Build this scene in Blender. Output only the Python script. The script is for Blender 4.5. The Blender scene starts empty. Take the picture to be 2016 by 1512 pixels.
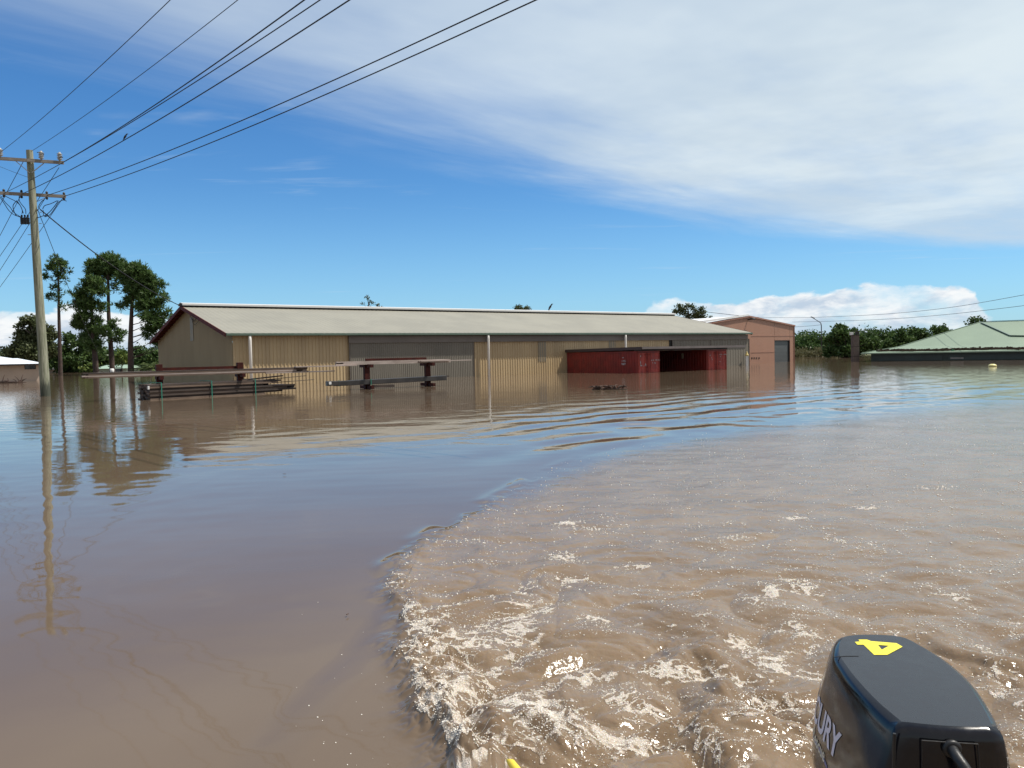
import bpy, math, random
import numpy as np
from mathutils import Vector, Matrix
random.seed(7)
rng = np.random.default_rng(11)
R = math.radians
scene = bpy.context.scene

# ------------------------------------------------------------------ camera
H0 = 1.6            # eye height above the flood water
FPX = 1530.0        # focal length in photo pixels (2016 wide)
PITCH = math.atan(59/1530.0)
ROLL = R(1.2)
cF = Vector((0, math.cos(PITCH), -math.sin(PITCH)))
cU0 = Vector((0, math.sin(PITCH), math.cos(PITCH)))
cR0 = Vector((1, 0, 0))
cR = math.cos(ROLL)*cR0 - math.sin(ROLL)*cU0
cU = math.sin(ROLL)*cR0 + math.cos(ROLL)*cU0
EYE = Vector((0, 0, H0))
cam_data = bpy.data.cameras.new('camera')
cam = bpy.data.objects.new('camera', cam_data)
scene.collection.objects.link(cam)
m = Matrix((( cR.x, cU.x, -cF.x, EYE.x), (cR.y, cU.y, -cF.y, EYE.y), (cR.z, cU.z, -cF.z, EYE.z), (0, 0, 0, 1)))
cam.matrix_world = m
cam_data.sensor_width = 36
cam_data.lens = 36*FPX/2016
cam_data.clip_start = 0.05
cam_data.clip_end = 9000
scene.camera = cam

# ------------------------------------------------------------------ sun and sky
SUN = Vector((2.04, 0.26, 3.5)).normalized()
SUN_EL = math.asin(SUN.z)
SUN_AZ = math.atan2(SUN.x, SUN.y)
ld = bpy.data.lights.new('sun', 'SUN')
ld.energy = 4.7
ld.angle = R(0.53)
ld.color = (1.0, 0.94, 0.84)
sun = bpy.data.objects.new('sun', ld)
scene.collection.objects.link(sun)
sun.rotation_euler = (-SUN).to_track_quat('-Z', 'Y').to_euler()
sun.location = (20, 0, 60)

world = bpy.data.worlds.new('World')
scene.world = world
world.use_nodes = True
wt = world.node_tree
wt.nodes.clear()

class NT:
    """small helper for writing node trees"""
    def __init__(s, tree): s.t = tree
    def n(s, typ, **kw):
        nd = s.t.nodes.new(typ)
        for k, v in kw.items():
            if k.startswith('i_'):
                nd.inputs[k[2:].replace('_', ' ')].default_value = v
            else:
                setattr(nd, k, v)
        return nd
    def put(s, sock, v):
        if v is None: return
        if hasattr(v, 'is_linked') or hasattr(v, 'links'): s.t.links.new(v, sock)
        else: sock.default_value = v
    def math(s, op, a, b=None, c=None, clamp=False):
        nd = s.t.nodes.new('ShaderNodeMath'); nd.operation = op; nd.use_clamp = clamp
        s.put(nd.inputs[0], a); s.put(nd.inputs[1], b); s.put(nd.inputs[2], c)
        return nd.outputs[0]
    def mix(s, f, a, b):
        nd = s.t.nodes.new('ShaderNodeMix'); nd.data_type = 'RGBA'
        s.put(nd.inputs[0], f); s.put(nd.inputs[6], a); s.put(nd.inputs[7], b)
        return nd.outputs[2]
    def ss(s, v, lo, hi, a=0.0, b=1.0):
        nd = s.t.nodes.new('ShaderNodeMapRange'); nd.interpolation_type = 'SMOOTHSTEP'
        s.put(nd.inputs[0], v); s.put(nd.inputs[1], lo); s.put(nd.inputs[2], hi); s.put(nd.inputs[3], a); s.put(nd.inputs[4], b)
        return nd.outputs[0]
    def noise(s, vec, scale, detail=4, rough=0.55, dist=0.0):
        nd = s.t.nodes.new('ShaderNodeTexNoise')
        s.put(nd.inputs['Vector'], vec); nd.inputs['Scale'].default_value = scale
        nd.inputs['Detail'].default_value = detail; nd.inputs['Roughness'].default_value = rough
        nd.inputs['Distortion'].default_value = dist
        return nd.outputs[0]
    def comb(s, x, y, z):
        nd = s.t.nodes.new('ShaderNodeCombineXYZ')
        s.put(nd.inputs[0], x); s.put(nd.inputs[1], y); s.put(nd.inputs[2], z)
        return nd.outputs[0]
    def curve(s, v, pts):
        nd = s.t.nodes.new('ShaderNodeFloatCurve')
        c = nd.mapping.curves[0]
        c.points[0].location = pts[0]; c.points[1].location = pts[-1]
        for p in pts[1:-1]: c.points.new(*p)
        nd.mapping.update()
        s.put(nd.inputs['Value'], v)
        return nd.outputs[0]

w = NT(wt)
tc = w.n('ShaderNodeTexCoord')
sep = w.n('ShaderNodeSeparateXYZ'); wt.links.new(tc.outputs['Generated'], sep.inputs[0])
dx, dy, dz = sep.outputs[0], sep.outputs[1], sep.outputs[2]
sky = w.n('ShaderNodeTexSky', sky_type='NISHITA', sun_disc=False, sun_elevation=SUN_EL, sun_rotation=SUN_AZ,
          altitude=0.0, air_density=1.0, dust_density=0.25, ozone_density=2.0)
hsv = w.n('ShaderNodeHueSaturation'); hsv.inputs['Saturation'].default_value = 1.22; hsv.inputs['Value'].default_value = 1.0
wt.links.new(sky.outputs[0], hsv.inputs['Color'])
tn = w.n('ShaderNodeMix', data_type='RGBA', blend_type='MULTIPLY'); tn.inputs[0].default_value = 1.0
wt.links.new(hsv.outputs[0], tn.inputs[6]); tn.inputs[7].default_value = (0.52, 0.76, 0.94, 1)
skycol = tn.outputs[2]
SKY_STRENGTH = 0.13
def RAD(r, g, b):   # a radiance that reaches the picture as this linear value
    return (r/SKY_STRENGTH, g/SKY_STRENGTH, b/SKY_STRENGTH, 1)
# high cloud sheet, laid out on a plane far above
zz = w.math('MAXIMUM', dz, 0.03)
pu = w.math('DIVIDE', dx, zz); pv = w.math('DIVIDE', dy, zz)
puc = w.math('MINIMUM', w.math('MAXIMUM', pu, -6.0), 6.2)
edge = w.math('ADD', w.math('MULTIPLY_ADD', puc, 1.15, 4.75), w.math('MULTIPLY', w.math('MULTIPLY', puc, puc), -0.09))
# rotate so that streaks follow the edge of the sheet
ra = w.math('ADD', w.math('MULTIPLY', pu, 0.72), w.math('MULTIPLY', pv, 0.69))
rb = w.math('SUBTRACT', w.math('MULTIPLY', pv, 0.72), w.math('MULTIPLY', pu, 0.69))
streak = w.noise(w.comb(w.math('MULTIPLY', ra, 0.35), w.math('MULTIPLY', rb, 1.3), 0.0), 1.0, 6, 0.55, 0.4)
fine = w.noise(w.comb(w.math('MULTIPLY', ra, 1.0), w.math('MULTIPLY', rb, 3.0), 3.0), 1.1, 6, 0.6, 0.6)
dist_in = w.math('SUBTRACT', edge, pv)
wob = w.math('ADD', w.math('MULTIPLY', w.math('SUBTRACT', streak, 0.5), 2.6), w.math('MULTIPLY', w.math('SUBTRACT', fine, 0.5), 0.9))
sheet = w.ss(w.math('ADD', dist_in, wob), -0.15, 1.9)
sheet_r = w.ss(w.math('ADD', dist_in, w.math('MULTIPLY', wob, 0.45)), -0.2, 0.9)
right = w.ss(pu, 0.6, 3.2)
nsheet = w.math('ADD', w.math('MULTIPLY', sheet, w.math('SUBTRACT', 1.0, right)), w.math('MULTIPLY', sheet_r, right))
# thinner on the left, solid on the right
thick = w.ss(pu, -1.6, 1.2, 0.46, 0.98)
thick2 = w.math('MULTIPLY', thick, w.ss(w.noise(w.comb(ra, w.math('MULTIPLY', rb, 2.0), 8.0), 0.8, 5, 0.6), 0.25, 0.62, 0.80, 1.0))
sheet_a = w.math('MULTIPLY', w.math('MULTIPLY', nsheet, thick2), w.ss(dy, -0.35, 0.15, 0.25, 1.0))
# a few faint wisps low in the blue
wn = w.noise(w.comb(w.math('MULTIPLY', pu, 0.5), w.math('MULTIPLY', pv, 1.6), 5.0), 0.9, 5, 0.6, 0.5)
wisp = w.math('MULTIPLY', w.ss(wn, 0.60, 0.85), 0.5)
sheet_a = w.math('MAXIMUM', sheet_a, wisp)
cl_var = w.noise(w.comb(ra, rb, 1.0), 0.55, 5, 0.6)
sheet_col = w.mix(w.ss(cl_var, 0.35, 0.65), RAD(0.54, 0.645, 0.74), RAD(0.69, 0.78, 0.83))
c1 = w.mix(sheet_a, skycol, sheet_col)
# pale band down at the horizon
el = w.math('DIVIDE', dz, w.math('SQRT', w.math('ADD', w.math('MULTIPLY', dx, dx), w.math('MULTIPLY', dy, dy))))
az = w.math('ARCTAN2', dx, dy)
c1 = w.mix(w.ss(el, 0.0, 0.22, 0.45, 0.0), c1, RAD(0.28, 0.57, 0.90))
# cumulus bank near the horizon, top height by azimuth
azn = w.math('MULTIPLY_ADD', az, 1/1.6, 0.5)     # -0.8..0.8 rad -> 0..1
top = w.curve(azn, [(0.0, 0.85), (0.12, 0.84), (0.20, 0.80), (0.245, 0.66), (0.275, 0.25), (0.33, 0.10), (0.44, 0.30), (0.50, 0.46), (0.56, 0.28), (0.595, 0.40),
                    (0.615, 0.78), (0.65, 0.86), (0.67, 0.82), (0.70, 0.90), (0.75, 0.93), (0.80, 0.90), (0.832, 0.80), (0.845, 0.45), (0.87, 0.30), (1.0, 0.50)])
cv = w.comb(w.math('MULTIPLY', az, 1.0), w.math('MULTIPLY', el, 1.9), 2.0)
bil = w.noise(cv, 11.0, 7, 0.58, 0.2)
bil2 = w.noise(cv, 34.0, 5, 0.6, 0.1)
topel = w.math('ADD', w.math('MULTIPLY', top, 0.075), w.math('ADD', w.math('MULTIPLY', w.math('SUBTRACT', bil, 0.5), 0.042), w.math('MULTIPLY', w.math('SUBTRACT', bil2, 0.5), 0.016)))
cum = w.ss(w.math('SUBTRACT', topel, el), 0.0, 0.006)
depth_in = w.math('SUBTRACT', topel, el)
shade_n = w.noise(w.comb(w.math('MULTIPLY', az, 1.0), w.math('MULTIPLY', el, 2.6), 4.0), 17.0, 6, 0.6, 0.3)
lit = w.ss(w.math('SUBTRACT', shade_n, w.math('MULTIPLY', depth_in, 4.0)), 0.25, 0.52)
cumcol = w.mix(lit, RAD(0.50, 0.60, 0.72), RAD(0.88, 0.90, 0.91))
cumgap = w.ss(w.noise(cv, 8.0, 6, 0.6), 0.34, 0.56, 0.35, 1.0)
gapfade = w.ss(el, 0.03, 0.0, 1.0, 0.75)
c2 = w.mix(w.math('MULTIPLY', w.math('MULTIPLY', cum, cumgap), w.math('MULTIPLY', gapfade, w.ss(dy, -0.1, 0.2))), c1, cumcol)
# neutral fill light added as cloud over the unseen sky behind the boat
back_fill = w.math('MULTIPLY', w.ss(dy, 0.05, -0.45, 0.0, 0.85), w.ss(w.noise(w.comb(dx, dy, dz), 1.6, 5, 0.6), 0.2, 0.6, 0.7, 1.0))
c2 = w.mix(back_fill, c2, RAD(0.46, 0.455, 0.44))
bg = w.n('ShaderNodeBackground'); bg.inputs['Strength'].default_value = SKY_STRENGTH
wt.links.new(c2, bg.inputs['Color'])
wo = w.n('ShaderNodeOutputWorld'); wt.links.new(bg.outputs[0], wo.inputs[0])
world.cycles.sampling_method = 'MANUAL'
world.cycles.sample_map_resolution = 512

scene.view_settings.view_transform = 'Standard'
scene.view_settings.look = 'None'
scene.view_settings.gamma = 1
scene.view_settings.exposure = 0.10

# ------------------------------------------------------------------ projection helpers (layout only)
def ray(px, py):
    px = float(px); py = float(py)
    return cF + ((px-1008)/FPX)*cR + ((756-py)/FPX)*cU
def P(px, py, D):                       # point seen at this pixel, D metres ahead
    d = ray(px, py); return EYE + d*(float(D)/d.y)
def G(px, py, z=0.0):                   # point on the horizontal plane z
    d = ray(px, py); return EYE + d*((z-EYE.z)/d.z)
def hit(px, py, p0, n):                 # point on the plane through p0 with normal n
    d = ray(px, py); return EYE + d*((Vector(p0)-EYE).dot(Vector(n))/d.dot(Vector(n)))

# ------------------------------------------------------------------ object helpers
def tag(o, label=None, cat=None, group=None, kind=None):
    if label: o['label'] = label
    if cat: o['category'] = cat
    if group: o['group'] = group
    if kind: o['kind'] = kind
    return o
def empty(name, loc, label, cat, group=None):
    o = bpy.data.objects.new(name, None); scene.collection.objects.link(o)
    o.location = loc; o.empty_display_size = 0.3
    return tag(o, label, cat, group)
def root_loc(p):
    v = Vector((0, 0, 0))
    while p is not None:
        v += Vector(p.location); p = p.parent
    return v
class MB:
    def __init__(s): s.v = []; s.f = []; s.mi = []; s.starts = []
    def add(s, vs, fs, mi=0):
        b = len(s.v); s.starts.append(b); s.v += [tuple(x) for x in vs]
        s.f += [tuple(b+i for i in f) for f in fs]; s.mi += [mi]*len(fs)
        return s
    def box(s, c, sx, sy, sz, ux=(1, 0, 0), uy=(0, 1, 0), uz=(0, 0, 1), mi=0):
        c = Vector(c); ux = Vector(ux)*sx/2; uy = Vector(uy)*sy/2; uz = Vector(uz)*sz/2
        vs = [c+a*ux+b*uy+d*uz for d in (-1, 1) for b in (-1, 1) for a in (-1, 1)]
        return s.add(vs, [(0, 2, 3, 1), (4, 5, 7, 6), (0, 1, 5, 4), (2, 6, 7, 3), (0, 4, 6, 2), (1, 3, 7, 5)], mi)
    def beam(s, a, b, wd, ht, mi=0, up=(0, 0, 1)):
        a = Vector(a); b = Vector(b); d = b-a; L = d.length; d.normalize()
        side = d.cross(Vector(up))
        if side.length < 1e-4: side = d.cross(Vector((0, 1, 0)))
        side.normalize(); u = side.cross(d).normalized()
        return s.box((a+b)/2, L, wd, ht, d, side, u, mi)
    def tube(s, pts, rad, n=8, caps=True, mi=0):
        pts = [Vector(p) for p in pts]
        if not hasattr(rad, '__len__'): rad = [rad]*len(pts)
        vs = []; prev = None
        for i, p in enumerate(pts):
            t = (pts[min(i+1, len(pts)-1)] - pts[max(i-1, 0)]).normalized()
            if prev is None:
                a = t.orthogonal().normalized()
            else:
                a = (prev - t*prev.dot(t)).normalized()
            prev = a; b = t.cross(a)
            for k in range(n):
                an = 2*math.pi*k/n
                vs.append(p + rad[i]*(math.cos(an)*a + math.sin(an)*b))
        fs = []
        for i in range(len(pts)-1):
            for k in range(n):
                fs.append((i*n+k, i*n+(k+1) % n, (i+1)*n+(k+1) % n, (i+1)*n+k))
        if caps:
            fs.append(tuple(range(n-1, -1, -1))); fs.append(tuple((len(pts)-1)*n+k for k in range(n)))
        return s.add(vs, fs, mi)
    def lathe(s, c, prof, n=12, axis=(0, 0, 1), mi=0):      # prof: (radius, height)
        ax = Vector(axis).normalized(); a = ax.orthogonal().normalized(); b = ax.cross(a); c = Vector(c)
        vs = [c + ax*h + r*(math.cos(2*math.pi*k/n)*a + math.sin(2*math.pi*k/n)*b) for r, h in prof for k in range(n)]
        fs = [(i*n+k, i*n+(k+1) % n, (i+1)*n+(k+1) % n, (i+1)*n+k) for i in range(len(prof)-1) for k in range(n)]
        fs.append(tuple(range(n-1, -1, -1))); fs.append(tuple((len(prof)-1)*n+k for k in range(n)))
        return s.add(vs, fs, mi)
    def prism(s, pts, off, mi=0):       # polygon pts extruded by vector off
        n = len(pts); off = Vector(off); a = [Vector(p) for p in pts]; b = [p+off for p in a]
        fs = [tuple(range(n-1, -1, -1)), tuple(range(n, 2*n))] + [(i, (i+1) % n, n+(i+1) % n, n+i) for i in range(n)]
        return s.add(a+b, fs, mi)
    def corr(s, o, U, V, N, width, vr, pitch, depth, kind='rib', mi=0):
        """profiled sheet: runs along U, sheets rise along V between vr(s)"""
        o = Vector(o); U = Vector(U); V = Vector(V); N = Vector(N)
        prof = []
        k = 0
        if kind == 'rib':     # flat pans with narrow raised ribs
            sh = [(0, 0), (0.62, 0), (0.70, 1), (0.92, 1)]
        elif kind == 'groove':   # flat pans with narrow grooves
            sh = [(0, 0), (0.80, 0), (0.84, -1), (0.95, -1)]
        else:
            sh = [(i/6, 0.5+0.5*math.cos(2*math.pi*i/6)) for i in range(6)]
        while k*pitch < width:
            for a, d in sh:
                t = (k+a)*pitch
                if t < width: prof.append((t, d*depth))
            k += 1
        prof.append((width, 0))
        vs = []
        for t, d in prof:
            v0, v1 = vr(t)
            vs.append(o + U*t + N*d + V*v0); vs.append(o + U*t + N*d + V*v1)
        fs = [(2*i, 2*i+2, 2*i+3, 2*i+1) for i in range(len(prof)-1)]
        return s.add(vs, fs, mi)
    def build(s, name, mat, parent=None, smooth=False, bevel=0.0):
        me = bpy.data.meshes.new(name)
        off = root_loc(parent) if parent is not None else Vector((0, 0, 0))
        me.from_pydata([(v[0]-off.x, v[1]-off.y, v[2]-off.z) for v in s.v], [], s.f)
        mats = mat if isinstance(mat, (list, tuple)) else [mat]
        for q in mats: me.materials.append(q)
        if len(mats) > 1: me.polygons.foreach_set('material_index', s.mi)
        if smooth: me.polygons.foreach_set('use_smooth', [True]*len(s.f))
        me.validate(); me.update()
        o = bpy.data.objects.new(name, me); scene.collection.objects.link(o)
        if parent is not None: o.parent = parent
        if bevel > 0:
            bm_ = o.modifiers.new('bevel', 'BEVEL'); bm_.width = bevel; bm_.segments = 2; bm_.limit_method = 'ANGLE'
        return o

def build_each(mb, name, mat_, parent, **kw):
    out = []
    starts = mb.starts+[len(mb.v)]; 
    for a, b in zip(starts[:-1], starts[1:]):
        q = MB(); q.v = mb.v[a:b]; q.f = [tuple(i-a for i in f) for f in mb.f if a <= f[0] < b]; q.mi = [0]*len(q.f)
        out.append(q.build(name, mat_, parent, **kw))
    return out
def copy_tree(o, parent=None):
    c = o.copy(); scene.collection.objects.link(c); c.parent = parent
    for ch in list(o.children): copy_tree(ch, c)
    return c

# ------------------------------------------------------------------ materials
def mat(name, col, rough=0.6, metal=0.0, spec=0.5, col2=None, nscale=3.0, nlo=0.35, nhi=0.65, bump=0.0, bscale=20.0, stretch=(1, 1, 1), transl=0.0, detail=6):
    mm = bpy.data.materials.new(name); mm.use_nodes = True
    t = mm.node_tree; t.nodes.clear(); q = NT(t)
    out = q.n('ShaderNodeOutputMaterial'); bs = q.n('ShaderNodeBsdfPrincipled')
    t.links.new(bs.outputs[0], out.inputs[0])
    bs.inputs['Roughness'].default_value = rough; bs.inputs['Metallic'].default_value = metal
    bs.inputs['Specular IOR Level'].default_value = spec
    co = q.n('ShaderNodeTexCoord'); mp = q.n('ShaderNodeMapping'); mp.inputs['Scale'].default_value = stretch
    t.links.new(co.outputs['Object'], mp.inputs[0])
    c4 = (*col, 1)
    if col2 is not None:
        nz = q.noise(mp.outputs[0], nscale, detail, 0.6)
        cc = q.mix(q.ss(nz, nlo, nhi), c4, (*col2, 1))
        t.links.new(cc, bs.inputs['Base Color'])
    else:
        bs.inputs['Base Color'].default_value = c4
    if bump > 0:
        nb = q.noise(mp.outputs[0], bscale, 4, 0.6)
        bp = q.n('ShaderNodeBump'); bp.inputs['Strength'].default_value = bump; bp.inputs['Distance'].default_value = 0.02
        t.links.new(nb, bp.inputs['Height']); t.links.new(bp.outputs[0], bs.inputs['Normal'])
    return mm

M = {}
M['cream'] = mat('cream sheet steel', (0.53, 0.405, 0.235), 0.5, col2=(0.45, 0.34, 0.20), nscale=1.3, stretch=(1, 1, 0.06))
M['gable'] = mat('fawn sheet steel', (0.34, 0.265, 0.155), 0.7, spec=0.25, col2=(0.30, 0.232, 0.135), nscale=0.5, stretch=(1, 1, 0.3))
M['roof'] = mat('weathered roof steel', (0.28, 0.268, 0.220), 0.65, col2=(0.245, 0.235, 0.195), nscale=0.35, stretch=(1, 1, 1))
M['ridge'] = mat('pale ridge capping', (0.62, 0.62, 0.61), 0.45, col2=(0.50, 0.46, 0.41), nscale=1.5, nlo=0.6, nhi=0.75)
M['dark'] = mat('dark gap', (0.02, 0.02, 0.02), 0.8)
M['gutter'] = mat('green gutter', (0.085, 0.135, 0.10), 0.4, col2=(0.11, 0.15, 0.12), nscale=2)
M['greydoor'] = mat('grey door steel', (0.20, 0.182, 0.150), 0.6, col2=(0.17, 0.155, 0.128), nscale=0.8, stretch=(1, 1, 0.3))
M['fascia'] = mat('grey fascia', (0.19, 0.165, 0.145), 0.55, col2=(0.165, 0.143, 0.126), nscale=0.7)
M['whitepipe'] = mat('white pipe', (0.86, 0.83, 0.78), 0.35)
M['maroon'] = mat('maroon painted timber', (0.13, 0.028, 0.022), 0.7, spec=0.15, col2=(0.09, 0.022, 0.018), nscale=2)
M['redsteel'] = mat('dark red rack steel', (0.070, 0.015, 0.010), 0.65, spec=0.2, col2=(0.040, 0.010, 0.008), nscale=4)
M['skylight'] = mat('translucent sheet', (0.30, 0.26, 0.19), 0.3, col2=(0.25, 0.22, 0.17), nscale=6)
M['board'] = mat('weathered board', (0.19, 0.135, 0.10), 0.8, col2=(0.095, 0.064, 0.048), nscale=2.0, nlo=0.35, nhi=0.65, stretch=(0.5, 0.5, 9), bump=0.4, bscale=8)
M['boardpale'] = mat('pale board', (0.46, 0.39, 0.35), 0.75, col2=(0.30, 0.24, 0.21), nscale=2.0, stretch=(0.6, 0.6, 6))
M['boarddark'] = mat('dark board', (0.085, 0.062, 0.05), 0.8, col2=(0.045, 0.034, 0.03), nscale=2.0, stretch=(0.6, 0.6, 6))
M['strapgreen'] = mat('green strap', (0.02, 0.20, 0.14), 0.5)
M['bundle'] = mat('black wrapped bundle', (0.028, 0.026, 0.026), 0.35, col2=(0.05, 0.046, 0.044), nscale=2)
M['white'] = mat('white paint', (0.80, 0.80, 0.78), 0.5)
M['contred'] = mat('container red with shade tone', (0.27, 0.024, 0.018), 0.5, col2=(0.18, 0.02, 0.016), nscale=1.4, bump=0.15, bscale=6)  # darker red puts the shade on the long sides into the colour
M['contdoor'] = mat('worn door red with sunlit tone', (0.42, 0.055, 0.038), 0.5, col2=(0.28, 0.036, 0.028), nscale=2.4, nlo=0.4, nhi=0.62, bump=0.15, bscale=8)  # wear, plus a brighter red that puts sunlight on the doors into the colour
M['contmark'] = mat('worn white marking', (0.45, 0.40, 0.40), 0.6, col2=(0.25, 0.05, 0.05), nscale=9, nlo=0.5, nhi=0.62)
M['shelter'] = mat('grey shelter roof', (0.16, 0.135, 0.13), 0.45, col2=(0.13, 0.11, 0.105), nscale=1)
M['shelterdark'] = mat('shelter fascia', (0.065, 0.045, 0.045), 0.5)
M['pink'] = mat('terracotta sheet steel', (0.42, 0.235, 0.165), 0.5, col2=(0.38, 0.215, 0.155), nscale=0.6, stretch=(1, 1, 0.3))
M['pinktrim'] = mat('terracotta trim', (0.36, 0.19, 0.14), 0.45)
M['roller'] = mat('roller door', (0.10, 0.11, 0.115), 0.4, col2=(0.085, 0.093, 0.10), nscale=1)
M['whiteroof'] = mat('white roof steel', (0.82, 0.83, 0.83), 0.4)
M['houseroof'] = mat('white house roof', (0.80, 0.84, 0.88), 0.4, col2=(0.72, 0.78, 0.83), nscale=0.5)
M['housewall'] = mat('pinkish render', (0.54, 0.43, 0.34), 0.8, col2=(0.49, 0.39, 0.31), nscale=1, bump=0.1)
M['glass'] = mat('dark window glass', (0.015, 0.015, 0.018), 0.06, spec=0.8)
M['frame'] = mat('dark window frame', (0.03, 0.022, 0.02), 0.5)
M['greenroof'] = mat('green roof steel', (0.225, 0.30, 0.215), 0.6, col2=(0.20, 0.27, 0.195), nscale=0.25)
M['greenroof2'] = mat('pale green roof edge', (0.34, 0.45, 0.34), 0.5, col2=(0.29, 0.39, 0.30), nscale=0.6)
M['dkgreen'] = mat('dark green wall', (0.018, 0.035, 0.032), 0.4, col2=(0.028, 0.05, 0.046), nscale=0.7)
M['debris'] = mat('stranded twigs', (0.12, 0.078, 0.05), 0.9, col2=(0.05, 0.032, 0.022), nscale=7, bump=0.6, bscale=12)
M['polewood'] = None
M['galv'] = mat('galvanised steel', (0.32, 0.31, 0.30), 0.45, metal=0.5, col2=(0.26, 0.25, 0.24), nscale=5)
M['armwood'] = mat('grey crossarm timber', (0.30, 0.275, 0.24), 0.75, col2=(0.21, 0.19, 0.165), nscale=3, stretch=(1, 1, 5))
M['porcelain'] = mat('grey porcelain', (0.42, 0.42, 0.40), 0.25)
M['wire'] = mat('black cable', (0.012, 0.012, 0.014), 0.6)
M['fuse'] = mat('black fuse body', (0.01, 0.01, 0.012), 0.5)
M['bark'] = mat('brown bark', (0.085, 0.055, 0.045), 0.9, col2=(0.05, 0.035, 0.03), nscale=3, bump=0.5, bscale=6)
M['barkpale'] = mat('grey bark', (0.20, 0.17, 0.14), 0.9, col2=(0.11, 0.09, 0.075), nscale=3)
M['column'] = mat('brown blockwork', (0.145, 0.11, 0.095), 0.8, col2=(0.11, 0.085, 0.075), nscale=3)
M['yellow'] = mat('yellow plastic', (0.80, 0.62, 0.06), 0.4)
M['paleyellow'] = mat('faded yellow cap', (0.66, 0.52, 0.20), 0.5)
M['cowl'] = None
M['bird'] = mat('black feathers', (0.012, 0.011, 0.014), 0.5)
M['deadwood'] = mat('dead wood', (0.10, 0.06, 0.045), 0.9, col2=(0.05, 0.032, 0.026), nscale=5)

def leafmat(name, c1, c2, c3, sc=0.9):
    mm = bpy.data.materials.new(name); mm.use_nodes = True
    t = mm.node_tree; t.nodes.clear(); q = NT(t)
    out = q.n('ShaderNodeOutputMaterial')
    at = q.n('ShaderNodeAttribute', attribute_name='leafrand')
    co = q.n('ShaderNodeTexCoord')
    nz = q.noise(co.outputs['Object'], sc, 3, 0.5)
    c = q.mix(q.ss(nz, 0.38, 0.62), (*c1, 1), (*c2, 1))
    c = q.mix(q.math('MULTIPLY', at.outputs['Fac'], at.outputs['Fac']), c, (*c3, 1))
    d = q.n('ShaderNodeBsdfDiffuse'); tr = q.n('ShaderNodeBsdfTranslucent'); gl = q.n('ShaderNodeBsdfGlossy'); gl.inputs['Roughness'].default_value = 0.45
    gl.inputs['Color'].default_value = (0.5, 0.5, 0.5, 1)
    t.links.new(c, d.inputs[0]); t.links.new(c, tr.inputs[0])
    m1 = q.n('ShaderNodeMixShader'); m1.inputs[0].default_value = 0.30
    t.links.new(d.outputs[0], m1.inputs[1]); t.links.new(tr.outputs[0], m1.inputs[2])
    m2 = q.n('ShaderNodeMixShader'); m2.inputs[0].default_value = 0.04
    t.links.new(m1.outputs[0], m2.inputs[1]); t.links.new(gl.outputs[0], m2.inputs[2])
    t.links.new(m2.outputs[0], out.inputs[0])
    return mm
M['pine'] = leafmat('pine needles', (0.050, 0.105, 0.028), (0.080, 0.145, 0.038), (0.13, 0.19, 0.06))
M['gum'] = leafmat('gum leaves', (0.060, 0.080, 0.032), (0.085, 0.105, 0.042), (0.14, 0.16, 0.075))
M['dense'] = leafmat('dense leaves', (0.035, 0.070, 0.020), (0.055, 0.105, 0.028), (0.11, 0.17, 0.05))
M['bright'] = leafmat('bright leaves', (0.07, 0.12, 0.03), (0.11, 0.17, 0.035), (0.20, 0.24, 0.06))
M['reed'] = leafmat('brown green reeds', (0.10, 0.10, 0.045), (0.13, 0.12, 0.055), (0.17, 0.16, 0.08), 0.3)
M['palm'] = leafmat('palm fronds', (0.10, 0.14, 0.05), (0.14, 0.18, 0.07), (0.22, 0.25, 0.12))

# pole timber: grey green, dark wet stain above the water line
def polemat():
    mm = bpy.data.materials.new('treated pole timber'); mm.use_nodes = True
    t = mm.node_tree; q = NT(t); bs = t.nodes['Principled BSDF']
    co = q.n('ShaderNodeTexCoord'); sp = q.n('ShaderNodeSeparateXYZ'); t.links.new(co.outputs['Object'], sp.inputs[0])
    mp = q.n('ShaderNodeMapping'); mp.inputs['Scale'].default_value = (6, 6, 0.5); t.links.new(co.outputs['Object'], mp.inputs[0])
    nz = q.noise(mp.outputs[0], 2.0, 6, 0.65)
    c = q.mix(q.ss(nz, 0.35, 0.65), (0.17, 0.185, 0.12, 1), (0.33, 0.33, 0.25, 1))
    mp2 = q.n('ShaderNodeMapping'); mp2.inputs['Scale'].default_value = (14, 14, 0.35); t.links.new(co.outputs['Object'], mp2.inputs[0])
    crack = q.ss(q.noise(mp2.outputs[0], 1.5, 3, 0.5), 0.60, 0.66)
    c = q.mix(q.math('MULTIPLY', crack, 0.75), c, (0.05, 0.04, 0.03, 1))
    wet = q.ss(q.math('SUBTRACT', sp.outputs[2], q.math('MULTIPLY', nz, 2.2)), -0.75, -0.25, 1, 0)
    c = q.mix(q.math('MULTIPLY', wet, 0.85), c, (0.022, 0.032, 0.024, 1))
    t.links.new(c, bs.inputs['Base Color']); bs.inputs['Roughness'].default_value = 0.8
    bp = q.n('ShaderNodeBump'); bp.inputs['Strength'].default_value = 0.5; bp.inputs['Distance'].default_value = 0.02
    t.links.new(q.noise(mp2.outputs[0], 3, 4, 0.6), bp.inputs['Height']); t.links.new(bp.outputs[0], bs.inputs['Normal'])
    return mm
M['polewood'] = polemat()

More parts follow.
